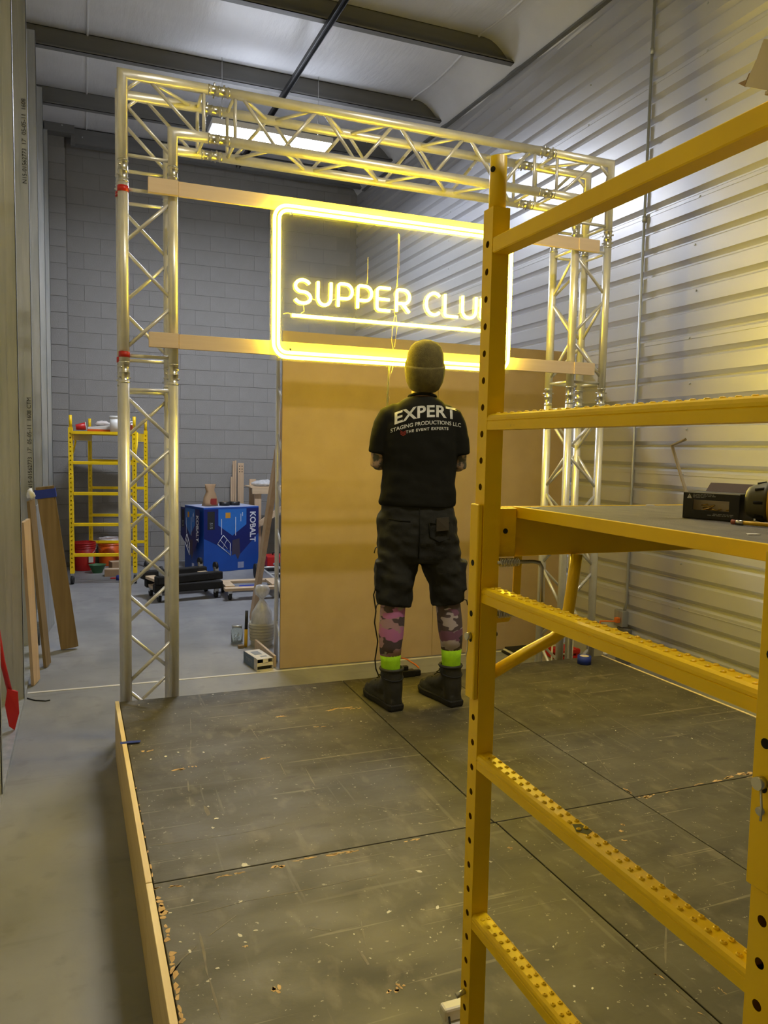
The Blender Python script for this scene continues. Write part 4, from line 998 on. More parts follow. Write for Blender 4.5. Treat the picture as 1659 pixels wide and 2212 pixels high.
# print: laid on the back along the view that a person behind him has
back = -MV
def stick(bm, off=0.0016):
    bmesh.ops.triangulate(bm, faces=bm.faces)
    for _ in range(3):
        lg = [e for e in bm.edges if e.calc_length() > 0.012]
        if not lg: break
        bmesh.ops.subdivide_edges(bm, edges=lg, cuts=1); bmesh.ops.triangulate(bm, faces=bm.faces)
    for v in bm.verts:
        h, n_, i, d_ = SHIRT.ray_cast(v.co + back * 0.5, -back, 2.0)
        if h is not None: v.co = h + back * off
    return bm
def back_text(s, size, u, z, bold, spacing, m, arcr=0.0, slope=0.0, label=None, squash=1.0):
    t = text_bm(s, size, bold, spacing=spacing)
    for v in t.verts:
        x, y = v.co.x, v.co.y * squash
        v.co = mw(u + x, -.02, z + y + slope * x - arcr * x * x)
    part('print', stick(t), m, shirt, label)
back_text('EXPERT', .090, .021, 1.812, .0022, 1.04, M['print'], 1.0, .10, 'white word EXPERT', .92)
back_text('STAGING PRODUCTIONS LLC', .0265, .026, 1.757, .0004, 1.0, M['print'], .8, .10, 'white words STAGING PRODUCTIONS LLC')
back_text('THE EVENT EXPERTS', .0185, .030, 1.727, .0008, 1.28, M['print'], .6, .10, 'white words THE EVENT EXPERTS')
e = bmesh.new()
for k in range(3):
    z = 1.711 - k * .0075
    vs = [(-.014, .008), (0, -.001), (.014, .008), (.014, .0035), (0, -.0055), (-.014, .0035)]
    e.faces.new([e.verts.new(mw(-.090 + a, -.02, z + b)) for a, b in vs])
part('print', stick(e), M['printred'], shirt, 'small dull red emblem')
# --- shorts
bm = bmesh.new()
bm_loft([ring(-.004, .003, 1.40, .176, .112), ring(-.004, .002, 1.33, .188, .124), ring(-.002, 0, 1.25, .205, .138), ring(0, 0, 1.16, .212, .142), ring(0, 0, 1.09, .205, .135), ring(0, 0, 1.05, .175, .12)], bm)
for s in (-1, 1):
    L = legw[s]
    hem = {-1: Vector((1.474, 3.61, .822)), 1: Vector((1.766, 3.57, .828))}[s]
    k9 = {-1: Vector((1.49, 3.62, .95)), 1: Vector((1.752, 3.575, .95))}[s]
    bm_tube([hem, hem.lerp(k9, .5), k9, L[4].lerp(L[5], .35), L[5]], [.088, .091, .097, .108, .112], 22, bm=bm)
    o_ = MU * (s * .088) + MV * .02                # cargo pocket
    c = k9 + o_ + Vector((0, 0, .03)) - MV * .01
    bm_loft([[c + MV * (i * .065) + MU * (s * k * .022) + Vector((0, 0, z)) for i, k in ((-1, -1), (1, -1), (1, .9), (-1, .9))] for z in (-.075, -.06, .06, .075)], bm)
bm = remesh(bm, 0.007, 4)
for v in bm.verts:
    p = v.co
    f = noise.noise(Vector((p.x * 9 + p.z * 5, p.y * 9, p.z * 13))) * 0.014 + noise.noise(Vector((p.x * 20 + p.z * 8, p.y * 20, p.z * 26))) * 0.007
    c = mw(0, 0, p.z) if p.z > 1.08 else (legw[-1][3] if p.x < 1.62 else legw[1][3]); d = (p - c); d.z = 0
    if d.length > .02: v.co += d.normalized() * f
bm.normal_update(); SHORTS = BVHTree.FromBMesh(bm)
sh = part('shorts', bm, M['shorts'], man, 'dark grey cargo shorts reaching the knees')
def on_shorts(u, z, off=.003):
    h, *_ = SHORTS.ray_cast(mw(u, -.5, z), MV, 1.0); return h - MV * off if h is not None else mw(u, -.15, z)
for pts in ([(-.155, 1.275), (-.10, 1.268), (-.045, 1.266)], [(.05, 1.26), (.10, 1.255), (.155, 1.262)], [(0, 1.33), (.002, 1.2), (0, 1.08)], [(.05, 1.26), (.055, 1.19), (.10, 1.165), (.16, 1.18)]):
    part('seam', bm_tube([on_shorts(u, z) for u, z in pts], .0035, 5), M['shirt'], sh)
bm = bmesh.new(); q = [on_shorts(u, z, .006) for u, z in ((.085, 1.285), (.15, 1.29), (.15, 1.225), (.085, 1.22))]
bm_loft([q, [p - MV * .010 for p in q]], bm, smooth=False)
part('wallet', bm, flat('dark brown leather', (0.03, 0.022, 0.012), 0.6), sh, 'dark wallet in the back pocket')
for s, x, y, z in ((-1, 1.388, 3.60, 0.838), (1, 1.855, 3.56, 0.845), (-1, 1.375, 3.60, 1.13)): part('toggle', bm_tube([(x, y, z), (x + s * .012, y - .01, z - .004), (x + s * .018, y - .01, z - .03)], .003, 5), M['black'], sh)
# --- leggings, socks, boots
for s, m_, zc in ((-1, 'camo1', .570), (1, 'camo2', .585)):
    L = legw[s]; x0 = L[2].x
    def at(z, o=L):
        for a, b in zip(o, o[1:]):
            if a.z <= z <= b.z: return a.lerp(b, (z - a.z) / (b.z - a.z))
        return o[0]
    zz = [zc + (.86 - zc) * i / 6 for i in range(7)]
    side = 'left' if s < 0 else 'right'
    part('calf_sleeve', bm_tube([at(z) for z in zz], [.0545, .059, .064, .066, .065, .065, .065], 22), M[m_], man, 'pink and grey camouflage calf sleeve' if s < 0 else 'violet and white camouflage calf sleeve')
    part('sock', bm_tube([at(z) for z in (.455, .50, .54, zc + .004)], [.047, .049, .051, .0545], 20), M['sock'], man, 'neon green sock')
    heel = {-1: Vector((1.470, 3.565, HS)), 1: Vector((1.792, 3.530, HS))}[s]
    fw = {-1: Vector((-.10, 1, 0)), 1: Vector((-.15, 1, 0))}[s].normalized(); sd = Vector((fw.y, -fw.x, 0))
    def bp(f, w_, z): return heel + fw * f + sd * w_ + Vector((0, 0, z))
    def sole(z, gr=0.0):
        out = [(-.040, .0, .034), (-.02, .0, .042), (.05, .002, .043), (.12, .004, .048), (.19, .004, .056), (.25, .000, .050), (.285, -.004, .030)]
        return [bp(f + (gr if f > .2 else -gr if f < 0 else 0), c + w_ + gr, z) for f, c, w_ in out] + [bp(f + (gr if f > .2 else -gr if f < 0 else 0), c - w_ - gr, z) for f, c, w_ in reversed(out)]
    bm = bm_loft([sole(.0008, -.002), sole(.012, .002), sole(.030, .003), sole(.036, 0)], smooth=False)
    bo = part('boot_sole', bm, M['rubber'], man)
    bm = bmesh.new()
    bm_loft([sole(.030, -.002), sole(.055, -.004), sole(.075, -.014)], bm)
    bm_tube([bp(.22, 0, .06), bp(.15, .002, .078), bp(.08, .002, .10), bp(.03, 0, .13)], [.040, .046, .052, .054], 16, bm=bm)
    bm_tube([bp(.008, 0, .04), bp(.010, 0, .10), bp(.026, 0, .17), bp(.030, 0, .205)], [.045, .050, .056, .058], 18, bm=bm)
    bm = remesh(bm, .006, 3)
    ub = part('boot_upper', bm, M['boot'], man, side + ' black work boot')
    part('boot_cuff', bm_tube([bp(.030 + .058 * math.cos(t), .058 * math.sin(t), .207) for t in [2 * math.pi * i / 20 for i in range(20)]], .008, 6, closed=True), M['boot'], ub)
    part('heel_strap', bm_tube([bp(.024 + .0575 * math.cos(t), .0575 * math.sin(t), .168 + .012 * math.cos(t)) for t in [2 * math.pi * i / 20 for i in range(20)]], .004, 6, closed=True), M['rubber'], ub)
    for k in range(5): part('lace', bm_tube([bp(.070 + .022 * (4 - k), -.03, .112 + .02 * k), bp(.085 + .022 * (4 - k), 0, .116 + .02 * k), bp(.070 + .022 * (4 - k), .03, .112 + .02 * k)], .0035, 5), M['black'], ub)
# --- knitted hat with a folded brim
cr_ = [(.002, .075, .097, .112), (.000, .11, .100, .115), (-.002, .15, .099, .112), (-.006, .19, .094, .105), (-.012, .225, .080, .090), (-.016, .245, .058, .066), (-.018, .256, .028, .032)]
hat = part('beanie', bm_loft([hring(v, z, a - .004, b - .004, 32) for v, z, a, b in cr_]), M['beanie'], man, 'dark knitted beanie')
bm = bm_loft([hring(.004, .000, .064, .076, 32), hring(.002, .012, .078, .092, 32), hring(0, .045, .094, .108, 32), hring(-.001, .090, .102, .116, 32), hring(-.001, .122, .103, .117, 32), hring(-.002, .134, .100, .113, 32), hring(-.002, .126, .094, .106, 32)], caps=False)
for v in bm.verts:                                  # brim sits lower at the nape than over the brow
    rel = (v.co - HC).dot(MV); v.co.z += max(0, rel + .02) * 0.7
part('brim', bm, M['beanie'], hat, 'turned-up brim of the beanie')
#PART6
# ------------------------------------------------------------------ things at the back of the room
# --- second yellow scaffold against the block wall
SO = Vector((-0.16, 9.40, 0)); SEX = Vector((.985, -.174, 0)); SEY = Vector((.174, .985, 0)); FS = frame(SO, SEX, SEY)
bs = thing('tower_scaffold', 'small yellow steel scaffold with buckets under it against the block wall', 'scaffold', SO)
SWd, SDp = 0.735, 1.22
bh_ = [0.2 + 0.0508 * 1.0 * k for k in range(31)]
for y in (0, SDp):
    for x in (0, SWd - .045):
        po = fpart('post', bm_post(x, y, 0.125, 1.79, bh_, w=0.045, r=0.008, side='y'), YEL, bs, F=FS)
        fpart('spigot', bm_tube([(x + .0225, y + .0225, 1.789), (x + .0225, y + .0225, 1.93)], .018, 10), YEL, po, F=FS)
        ca = fpart('caster_fork', bm_box(x + .005, x + .040, y + .005, y + .040, 0.075, 0.124, .004), M['steel'], bs, F=FS)
        fpart('caster_wheel', bm_tube([(x + .008, y + .0225, .052), (x + .037, y + .0225, .052)], .0515, 16), M['rubber'], ca, F=FS)
    for z in (1.41, 1.06, 0.705, 0.353): fpart('rung', bm_box(.045, SWd - .045, y + .005, y + .040, z - .036, z, .003), YEL, bs, F=FS)
for x in (0, SWd - .045):
    fpart('side_rail', bm_box(x + .046, x + .052, .046, SDp - .001, 1.645, 1.745) if x == 0 else bm_box(x - .007, x - .001, .046, SDp - .001, 1.645, 1.745), YEL, bs, F=FS)
    fpart('knee_brace', bm_tube([(x + .02, .046, 1.46), (x + .02, .15, 1.50), (x + .02, .30, 1.62), (x + .02, .34, 1.75)], .012, 8), YEL, bs, F=FS)
fpart('deck_board', bm_box(.054, SWd - .054, -.012, SDp + .03, 1.728, 1.748), M['card'], bs, F=FS)
for y in (-.016, SDp + .031): fpart('end_angle', bm_box(.047, SWd - .047, y, y + .004, 1.718, 1.751), YEL, bs, F=FS)
DK = 1.7485
def onS(x, y, z=0): return SO + SEX * x + SEY * y + Vector((0, 0, z))
# things on its deck
c = onS(.115, .14, DK)
rc = thing('red_cup', 'red plastic cup lying on its side on the small scaffold deck', 'cup', c)
part('cup', xform(bm_lathe((0, 0, 0), [(.030, 0), (.032, .004), (.046, .11), (.044, .11), (.031, .006)], 18, caps=False), frame(c + Vector((-.055, 0, .047)), (0, 1, 0), (0, 0, 1)) @ Matrix.Rotation(R(-8), 4, 'X')), M['red'], rc)
part('cup_rim', xform(bm_lathe((0, 0, 0), [(.047, .104), (.05, .108), (.047, .112), (.042, .110)], 18, caps=False), frame(c + Vector((-.055, 0, .047)), (0, 1, 0), (0, 0, 1)) @ Matrix.Rotation(R(-8), 4, 'X')), M['white'], rc)
c = onS(.30, .30, DK)
fc = thing('food_carton', 'flat orange and white carton with crumpled wrap on the small scaffold deck', 'carton', c)
part('carton_base', xform(bm_box(-.13, .13, -.10, .10, .001, .028, .003), frame(c, SEX, SEY)), M['orange'], fc)
bm = bm_box(-.125, .125, -.095, .095, .028, .050, .004)
for v in bm.verts: v.co.z += .035 * max(0, .5 + v.co.x * 3) * (1 if v.co.z > .04 else 0)
part('lid', xform(bm, frame(c, SEX, SEY)), M['white'], fc)
bm = bm_sphere((.03, 0, .10), .075, seg=16, scale=(1.2, .9, .38))
for v in bm.verts: v.co += v.normal * noise.noise(v.co * 30) * .02
part('wrap', xform(bm, frame(c, SEX, SEY)), mat('crumpled white and orange wrap', (0.62, 0.56, 0.52), 0.5, c2=(0.62, 0.20, 0.05), scale=12, lo=.5, hi=.56), fc)
def tub(x, y, r, h, lab, band):
    c = onS(x, y, DK)
    o = thing('white_tub', lab, 'tub', c, 'tubs on the small scaffold deck')
    part('tub', bm_lathe(c, [(r * .88, 0.0005), (r, h * .85)], 20), M['white'], o)
    part('lid', bm_lathe(c, [(r * 1.06, h * .85), (r * 1.06, h * .97), (r * .98, h)], 20), M['white'], o)
    if band: part('paper_label', bm_lathe(c, [(r * .93 + .001, h * .22), (r * .985 + .001, h * .68)], 20, caps=False), M['printred'], o)
tub(.49, .10, .058, .185, 'white tub with lid left of the truss column on the small scaffold deck', False)
tub(.60, .20, .050, .165, 'white tub with red label right of the truss column on the small scaffold deck', True)
tub(.635, .38, .045, .135, 'white tub with red label at the back right of the small scaffold deck', True)
c = onS(.50, .42, DK); gb = thing('green_capped_bottle', 'bottle with green cap behind the white tubs', 'bottle', c)
part('bottle', bm_lathe(c, [(.035, .0005), (.036, .14), (.014, .19)], 14), M['white'], gb); part('cap', bm_lathe(c, [(.02, .19), (.018, .225)], 12), M['green'], gb)
# buckets and boxes on the floor below
def bucket(cx, cy, r, h, m, lab, name):
    o = thing(name, lab, 'bucket', (cx, cy, 0), 'buckets under the small scaffold')
    part('pail', bm_lathe((cx, cy, 0), [(r * .86, .0015), (r * .88, .01), (r, h), (r * .97, h), (r * .84, .012)], 28, caps=False), m, o)
    for z in (.80, .88, .96): part('pail_rib', bm_tube([(cx + r * (.88 + .12 * z + .012) * math.cos(t), cy + r * (.88 + .12 * z + .012) * math.sin(t), h * z) for t in [2 * math.pi * i / 28 for i in range(28)]], .005, 6, closed=True), m, o)
    part('pail_bottom', bm_lathe((cx, cy, 0), [(r * .85, .001), (r * .85, .006)], 24), m, o)
    part('bail', bm_tube([(cx + r * 1.03 * math.cos(t), cy - .02 - .10 * math.sin(t), h * .86 - .12 * math.sin(t)) for t in [math.pi * i / 12 for i in range(13)]], .003, 5), M['steel'], o)
    return o
b1 = bucket(-0.005, 10.46, .140, .36, M['red'], 'dark red plastic bucket under the small scaffold', 'red_bucket')
part('paper_label', bm_box(.045, .10, 10.317, 10.3195, .11, .22), M['white'], b1)
b2 = bucket(.31, 10.80, .150, .35, M['orange'], 'orange plastic bucket lined with a bag under the small scaffold', 'orange_bucket')
bm = bm_lathe((.31, 10.80, 0), [(.156, .33), (.158, .345), (.150, .362), (.130, .366), (.138, .33)], 24, caps=False)
for v in bm.verts: v.co += Vector((noise.noise(v.co * 25), noise.noise(v.co * 25 + Vector((9, 0, 0))), noise.noise(v.co * 20))) * .008
part('bag_liner', bm, M['bag'], b2)
solo('green_basin', bm_lathe((.145, 10.17, 0), [(.055, .001), (.10, .10), (.108, .105), (.098, .10), (.052, .006)], 18, caps=False), M['green'], 'small green plastic basin on the floor under the small scaffold', 'basin')
def carton(x, y, ww, dd, hh, rz, m, lab, name='cardboard_box'):
    o = thing(name, lab, 'box', (x, y, 0))
    F_ = Matrix.Translation((x, y, 0)) @ Matrix.Rotation(rz, 4, 'Z')
    part('carton', xform(bm_box(-ww / 2, ww / 2, -dd / 2, dd / 2, .001, hh, .002), F_), m, o)
    part('tape_seam', xform(bm_box(-ww / 2 - .001, ww / 2 + .001, -.02, .02, hh, hh + .001), F_), M['cream'], o)
    return o
carton(.33, 9.90, .20, .16, .085, R(-8), M['card'], 'small brown cardboard box on the floor in front of the orange bucket')
carton(.41, 10.30, .22, .18, .12, R(12), M['card'], 'brown cardboard box between the green basin and the orange bucket')
solo('blue_bottle_cap', bm_lathe((.37, 9.56, 0), [(.028, .001), (.028, .05), (.018, .06)], 12), M['bluetape'], 'small blue cap on the floor by the small scaffold', 'cap')
solo('red_scrap', bm_prism([(.28, 9.66), (.34, 9.64), (.35, 9.69), (.30, 9.71)], .001, .012), M['red'], 'flat red scrap on the floor by the small cardboard box', 'scrap')
# --- big blue box
KA, KB, KC = Vector((1.181, 10.337, 0)), Vector((1.401, 9.80, 0)), Vector((2.149, 10.029, 0))
kx = (KC - KB).normalized(); ky = Vector((-kx.y, kx.x, 0)); kw, kd, kh = .783, .575, .83
FK = frame(KB, kx, ky)
kb = thing('blue_carton', 'tall blue printed carton with white lettering near the block wall', 'box', KB)
fpart('carton', bm_box(0, kw, 0, kd, .001, kh, .004), M['blue'], kb, F=FK)
fpart('box_top', bm_box(.003, kw - .003, .003, kd - .003, kh, kh + .002), M['boxtop'], kb, F=FK)
FFr = frame(KB - ky * .0012, kx, (0, 0, 1)); FSd = frame(KA - kx * .0012 , -ky, (0, 0, 1))
def flatp(poly, m, F, name='print', label=None, d=0.0):
    b = bmesh.new(); f = b.faces.new([b.verts.new((x, y, d)) for x, y in poly]); part(name, xform(b, F), m, kb, label)
for F, W in ((FFr, kw), (FSd, kd)):
    k = W / .783
    flatp([(.0, kh - .02), (W - .002, kh - .02), (W - .002, .48), (.50 * k, .20), (.0, .44)], M['bluedeep'], F)
    flatp([(.20 * k, kh - .022), (.60 * k, kh - .022), (.60 * k, .60), (.40 * k, .46), (.20 * k, .60)], M['bluepale'], F, d=.0008)
    flatp([(.05 * k, kh - .05), (.15 * k, kh - .05), (.15 * k, .55), (.05 * k, .55)], M['inkblack'], F, d=.0012)
    t = text_bm('KOBALT', .115 * min(1, k + .1), .003); part('print', xform(t, F @ frame((.69 * k, .565, .0016), (0, -1, 0), (1, 0, 0)) @ Matrix.Diagonal((.92, 1, 1, 1))), M['inkwhite'], kb, 'white lettering down the side')
    for s_, sz, x, y in (('515', .055, .10, .60),): part('print', xform(text_bm(s_, sz, .001), F @ frame((x * k, y, .002), (0, -1, 0), (1, 0, 0))), M['inkdim'], kb)
    flatp([(.30 * k, .76), (.37 * k, .76), (.37 * k, .69), (.30 * k, .69)], M['inkorange'], F, d=.0014)
    bm = bmesh.new()                                  # picture of a trolley
    for a, b_, r_ in [((.19, .36), (.27, .47), .006), ((.27, .47), (.37, .36), .006), ((.37, .36), (.37, .20), .006), ((.19, .36), (.37, .21), .006), ((.23, .41), (.33, .29), .004), ((.32, .41), (.26, .30), .003)]: bm_tube([(a[0] * k, a[1], .001), (b_[0] * k, b_[1], .001)], r_ * .8, 5, bm=bm)
    part('picture', xform(bm, F), M['inkwhite'], kb)
    flatp([(.40 * k, .40), (.50 * k, .42), (.51 * k, .22), (.48 * k, .14), (.44 * k, .22), (.39 * k, .20)], flat('dark picture ink', (.05, .04, .07), .5), F, 'picture', d=.0014)
    bm = bmesh.new()
    for x, y, h in ((.54, .76, .05), (.515, .74, .10), (.44, .70, .24), (.24, .68, .20)): bm_box(x * k, x * k + .008, y - h, y, .0012, .0016, bm=bm)
    part('print', xform(bm, F), M['inkwhite'], kb)
    bm = bmesh.new()
    for i in range(9): bm_box((.48 + .010 * i) * k, (.484 + .010 * i) * k, .03, .11, .0012, .0016, bm=bm)
    part('print', xform(bm, F), M['inkwhite'], kb)
p = Vector((1.53, 10.10, kh + .0025))
pb = bmesh.new()
prof = [(.100, .06, 0), (.098, .058, .05), (.090, .052, .11), (.070, .040, .16), (.048, .03, .19), (.058, .024, .22), (.074, .016, .26), (.070, .008, .285)]
bm_loft([[p + kx * (a * math.copysign(abs(math.cos(t)) ** .6, math.cos(t))) + ky * (b_ * math.copysign(abs(math.sin(t)) ** .6, math.sin(t))) + Vector((0, 0, z)) for t in [2 * math.pi * j / 20 for j in range(20)]] for a, b_, z in prof], pb)
for v in pb.verts: v.co += Vector((noise.noise(v.co * 14), noise.noise(v.co * 14 + Vector((5, 0, 0))), 0)) * .024
bagp = thing('paper_bag', 'crumpled brown paper bag standing on the blue carton', 'bag', p)
part('bag', pb, M['card'], bagp)
part('stain', bm_box(p.x - .01, p.x + .07, p.y - .062, p.y - .058, p.z + .02, p.z + .10), M['printred'], bagp)
for x, y, lab in ((1.72, 10.14, 'black tape roll on the blue carton beside the paper bag'), (1.86, 10.20, 'black tape roll at the far end of the blue carton top')):
    tr_ = thing('black_tape_roll', lab, 'tape roll', (x, y, kh), 'tape rolls on the blue carton')
    part('tape', bm_lathe((x, y, kh + .0025), [(.045, 0), (.070, 0), (.070, .048), (.045, .048), (.045, 0)], 20, caps=False), M['black'], tr_)
    part('core', bm_lathe((x, y, kh + .0025), [(.044, .001), (.040, .001), (.040, .047), (.044, .047)], 20, caps=False), M['card'], tr_)
# --- dollies
def caster(o, x, y, z, up):
    s = -1 if up else 1
    fk = part('caster_fork', bm_box(x - .022, x + .022, y - .022, y + .022, min(z, z - s * .045), max(z, z - s * .045), .003), M['steel'], o)
    part('caster_wheel', bm_tube([(x - .014, y + .012, z - s * .055), (x + .014, y + .012, z - s * .055)], .044, 14), M['rubber'], fk)
def dolly(name, lab, x0, x1, y0, y1, z, up, pads, group='furniture dollies'):
    """deck of two cross boards on two long bars; z = underside (wheels down) or underside of a flipped one"""
    o = thing(name, lab, 'dolly', ((x0 + x1) / 2, (y0 + y1) / 2, 0 if not up else z), group)
    t = .03
    for yy in (y0, y1 - .10): part('end_board', bm_box(x0, x1, yy, yy + .10, z, z + (.085 if pads else t), .012 if pads else .002), M['blackrough'] if pads else M['woodx'], o)
    for xx in (x0 + .02, x1 - .12): part('side_board', bm_box(xx, xx + .10, y0 + .101, y1 - .101, z + .012, z + .012 + t, .002), M['woodx'], o)
    for xx in (x0 + .06, x1 - .06):
        for yy in (y0 + .05, y1 - .05):
            if up: caster(o, xx, yy, z + (.086 if pads else t + .001), True)
            else: caster(o, xx, yy, z - .001, False)
    return o
d1 = dolly('padded_dolly', 'black padded furniture dolly standing on its wheels before the blue carton', .62, 1.34, 8.10, 8.56, .101, False, True)
d2 = dolly('padded_dolly', 'black padded furniture dolly stacked upside down with its wheels in the air', .60, 1.33, 8.13, 8.62, .187, True, True)
d1.rotation_euler.z = R(9); d2.rotation_euler.z = R(17)
wd = dolly('wooden_dolly', 'bare wooden furniture dolly on wheels beside the black padded dollies', 1.36, 2.00, 7.97, 8.52, .101, False, False)
part('blue_cloth', bm_prism([(1.52, 8.075), (1.72, 8.075), (1.70, 8.16), (1.54, 8.15)], .118, .130), M['bluetape'], wd, 'blue cloth wedged in the dolly')
# --- offcuts, rack and red case further back
rk = thing('timber_rack', 'rough timber shelf rack with plastic wrap on it beside the blue carton', 'rack', (2.35, 10.55, 0))
part('upright', bm_box(2.14, 2.23, 10.60, 10.64, 0, 1.16), M['woodz'], rk); part('upright', bm_box(2.92, 3.01, 10.60, 10.64, 0, 1.16), M['woodz'], rk)
part('upright', bm_box(2.14, 2.23, 10.25, 10.29, 0, 1.06), M['woodz'], rk); part('upright', bm_box(2.92, 3.01, 10.25, 10.29, 0, 1.06), M['woodz'], rk)
part('shelf', bm_box(2.08, 3.05, 10.22, 10.66, 1.061, 1.075), M['woodx'], rk); part('apron', bm_box(2.10, 3.03, 10.21, 10.249, .98, 1.06), M['woodx'], rk)
bm = bm_loft([[Vector((x, 10.20, z)) for x, z in ((2.16, .60), (2.22, .55), (2.90, 1.02), (2.84, 1.05))], [Vector((x, 10.165, z)) for x, z in ((2.16, .60), (2.22, .55), (2.90, 1.02), (2.84, 1.05))]], smooth=False)
part('diagonal', bm, M['woodx'], rk)
bm = bm_sphere((2.30, 10.40, 1.11), .15, seg=20, scale=(1.1, .8, .22))
for v in bm.verts: v.co += v.normal * noise.noise(v.co * 16) * .05; v.co.z = max(v.co.z, 1.0765)
solo('plastic_wrap', bm, M['bag'], 'crumpled clear plastic wrap lying on the timber shelf rack', 'plastic')
for i, (x, ww, zt, y) in enumerate(((1.965, .028, 1.40, 10.93), (1.998, .024, 1.41, 10.94), (2.035, .085, 1.375, 10.91), (1.935, .024, 1.18, 10.91))):
    o = solo('pine_offcut', bm_box(x, x + ww, y, y + .02, .001, zt, .001), M['woodz'], ['thin pale offcut board on end against the block wall, second from left', 'thin pale offcut board on end against the block wall, third from left', 'wide pale offcut board with dark holes on end against the block wall', 'shortest thin offcut board on end against the block wall'][i], 'board', 'offcut boards against the block wall')
    if i == 2:
        for hx in (.025, .06):
            for hz in (1.33, 1.29, 1.25): part('hole', bm_tube([(x + hx, y - .0006, hz), (x + hx, y, hz)], .008, 8), M['dark'], o)  # dark discs on the face, colour stands for the shade inside
rt = thing('red_case', 'red tool case on the floor behind the leaning batten', 'case', (2.36, 9.85, 0))
part('case', bm_box(2.20, 2.52, 9.72, 9.98, .06, .20, .015), M['red'], rt); part('case_base', bm_box(2.21, 2.51, 9.73, 9.97, .001, .059, .01), M['black'], rt); part('handle', bm_tube([(2.30, 9.85, .199), (2.30, 9.85, .23), (2.42, 9.85, .23), (2.42, 9.85, .199)], .009, 8), M['black'], rt)
ht = thing('hand_truck', 'bare metal hand truck lying on the floor behind the tan boards', 'hand truck', (2.05, 8.9, 0))
for dx in (0, .22): part('rail', bm_tube([(1.98 + dx, 9.35, .16), (2.10 + dx, 8.72, .055), (2.16 + dx, 8.60, .015)], .014, 8), M['alu'], ht)
for s in (.2, .6): part('crossbar', bm_tube([(1.98 + .12 * s, 9.35 - .63 * s, .16 - .105 * s), (2.20 + .12 * s, 9.35 - .63 * s, .16 - .105 * s)], .011, 8), M['alu'], ht)
for dx in (-.04, .26): part('wheel', bm_tube([(2.0 + dx - .015, 9.30, .09), (2.0 + dx + .015, 9.30, .09)], .089, 16), M['rubber'], ht)
# --- bits by the foot of the tan boards
bx, by = 1.215, 6.17
pb_ = thing('clear_pail', 'cloudy plastic pail with a knotted bag in it beside the tan boards', 'pail', (1.345, 6.13, 0))
cx, cy = 1.345, 6.13
part('pail', bm_lathe((cx, cy, 0), [(.088, .001), (.092, .02), (.105, .19), (.100, .19), (.088, .02)], 24, caps=False), mat('cloudy plastic', (.50, .48, .40), .4, scale=6), pb_)
for k in range(6): part('pail_rib', bm_tube([(cx + (.096 + .002 * k) * math.cos(t), cy + (.096 + .002 * k) * math.sin(t), .05 + .025 * k) for t in [2 * math.pi * i / 24 for i in range(24)]], .004, 5, closed=True), mat('cloudy rib', (.42, .40, .32), .4), pb_)
kbg = bm_lathe((cx, cy, 0), [(.070, .012), (.078, .10), (.086, .20), (.080, .27), (.045, .34), (.018, .375), (.022, .39), (.055, .42), (.062, .455), (.045, .49), (.015, .50)], 22)
for v in kbg.verts: v.co += Vector((noise.noise(v.co * 28), noise.noise(v.co * 28 + Vector((7, 0, 0))), noise.noise(v.co * 25) * .6)) * .012
solo('knotted_bag', kbg, M['bag'], 'knotted milky plastic bag standing in the cloudy pail', 'bag')
jr = thing('screw_jar', 'small glass jar of screws on the floor beside the cloudy pail', 'jar', (1.16, 6.23, 0))
part('jar', bm_lathe((1.16, 6.23, 0), [(.046, .001), (.048, .01), (.048, .11), (.040, .125), (.040, .14), (.037, .14), (.037, .125), (.045, .11), (.045, .012), (.001, .008)], 20, caps=False), M['glass'], jr)
part('jar_lid', bm_lathe((1.16, 6.23, 0), [(.043, .138), (.043, .155), (.038, .157)], 18), M['steel'], jr)
for i in range(26):
    a = Vector((1.16 + random.uniform(-.025, .025), 6.23 + random.uniform(-.025, .025), random.uniform(.016, .07)))
    part('screw', bm_tube([a, a + Vector((random.uniform(-.014, .014), random.uniform(-.014, .014), random.uniform(-.004, .018)))], .0025, 5), M['steel'], jr)
cg = thing('pry_tool', 'black and yellow handled hand tool standing against the cloudy pail', 'tool', (1.225, 6.10, 0))
part('grip', bm_tube([(1.214, 6.12, .14), (1.222, 6.135, .29)], .013, 10), M['black'], cg); part('shank', bm_tube([(1.206, 6.09, .002), (1.214, 6.12, .14)], .014, 10), M['drillyellow'], cg)
part('foot', bm_box(1.14, 1.185, 6.05, 6.10, .0005, .025, .006), M['brownboard'], cg)
ob = bm_loft([[Vector((x, y, z)) for z in (.001, .085)] + [Vector((x + .018, y + .002, z)) for z in (.085, .001)] for x, y in ((1.255, 5.98), (1.29, 5.46))], smooth=False)
solo('pine_board_on_edge', ob, M['woodx'], 'short pale board set on edge beside the white carton', 'board')
WA, WB_, WC = Vector((1.105, 5.66, 0)), Vector((1.150, 5.39, 0)), Vector((1.285, 5.413, 0))
wx = (WC - WB_).normalized(); wy = Vector((-wx.y, wx.x, 0)); FWx = frame(WB_, wx, wy); wl_, wdp, wh = .125, .27, .088
wb_ = thing('white_carton', 'open white printed carton lying by the corner of the tan boards', 'box', WB_)
wm = flat('white printed card', (.62, .58, .52), .6)
bm = bm_box(0, wl_, 0, wdp, .001, .004); bm_box(0, .003, 0, wdp, .001, wh, bm=bm); bm_box(wl_ - .003, wl_, 0, wdp, .001, wh, bm=bm); bm_box(0, wl_, wdp - .003, wdp, .001, wh, bm=bm); bm_box(0, wl_, 0, wdp, wh - .003, wh, bm=bm)
bm_box(0, wl_, 0.001, .02, .035, .055, bm=bm); bm_box(.02, wl_ + .01, -.045, 0, .001, .004, bm=bm); bm_box(.045, .085, -.002, .0, wh - .03, wh, bm=bm)
fpart('carton', bm, wm, wb_, F=FWx)
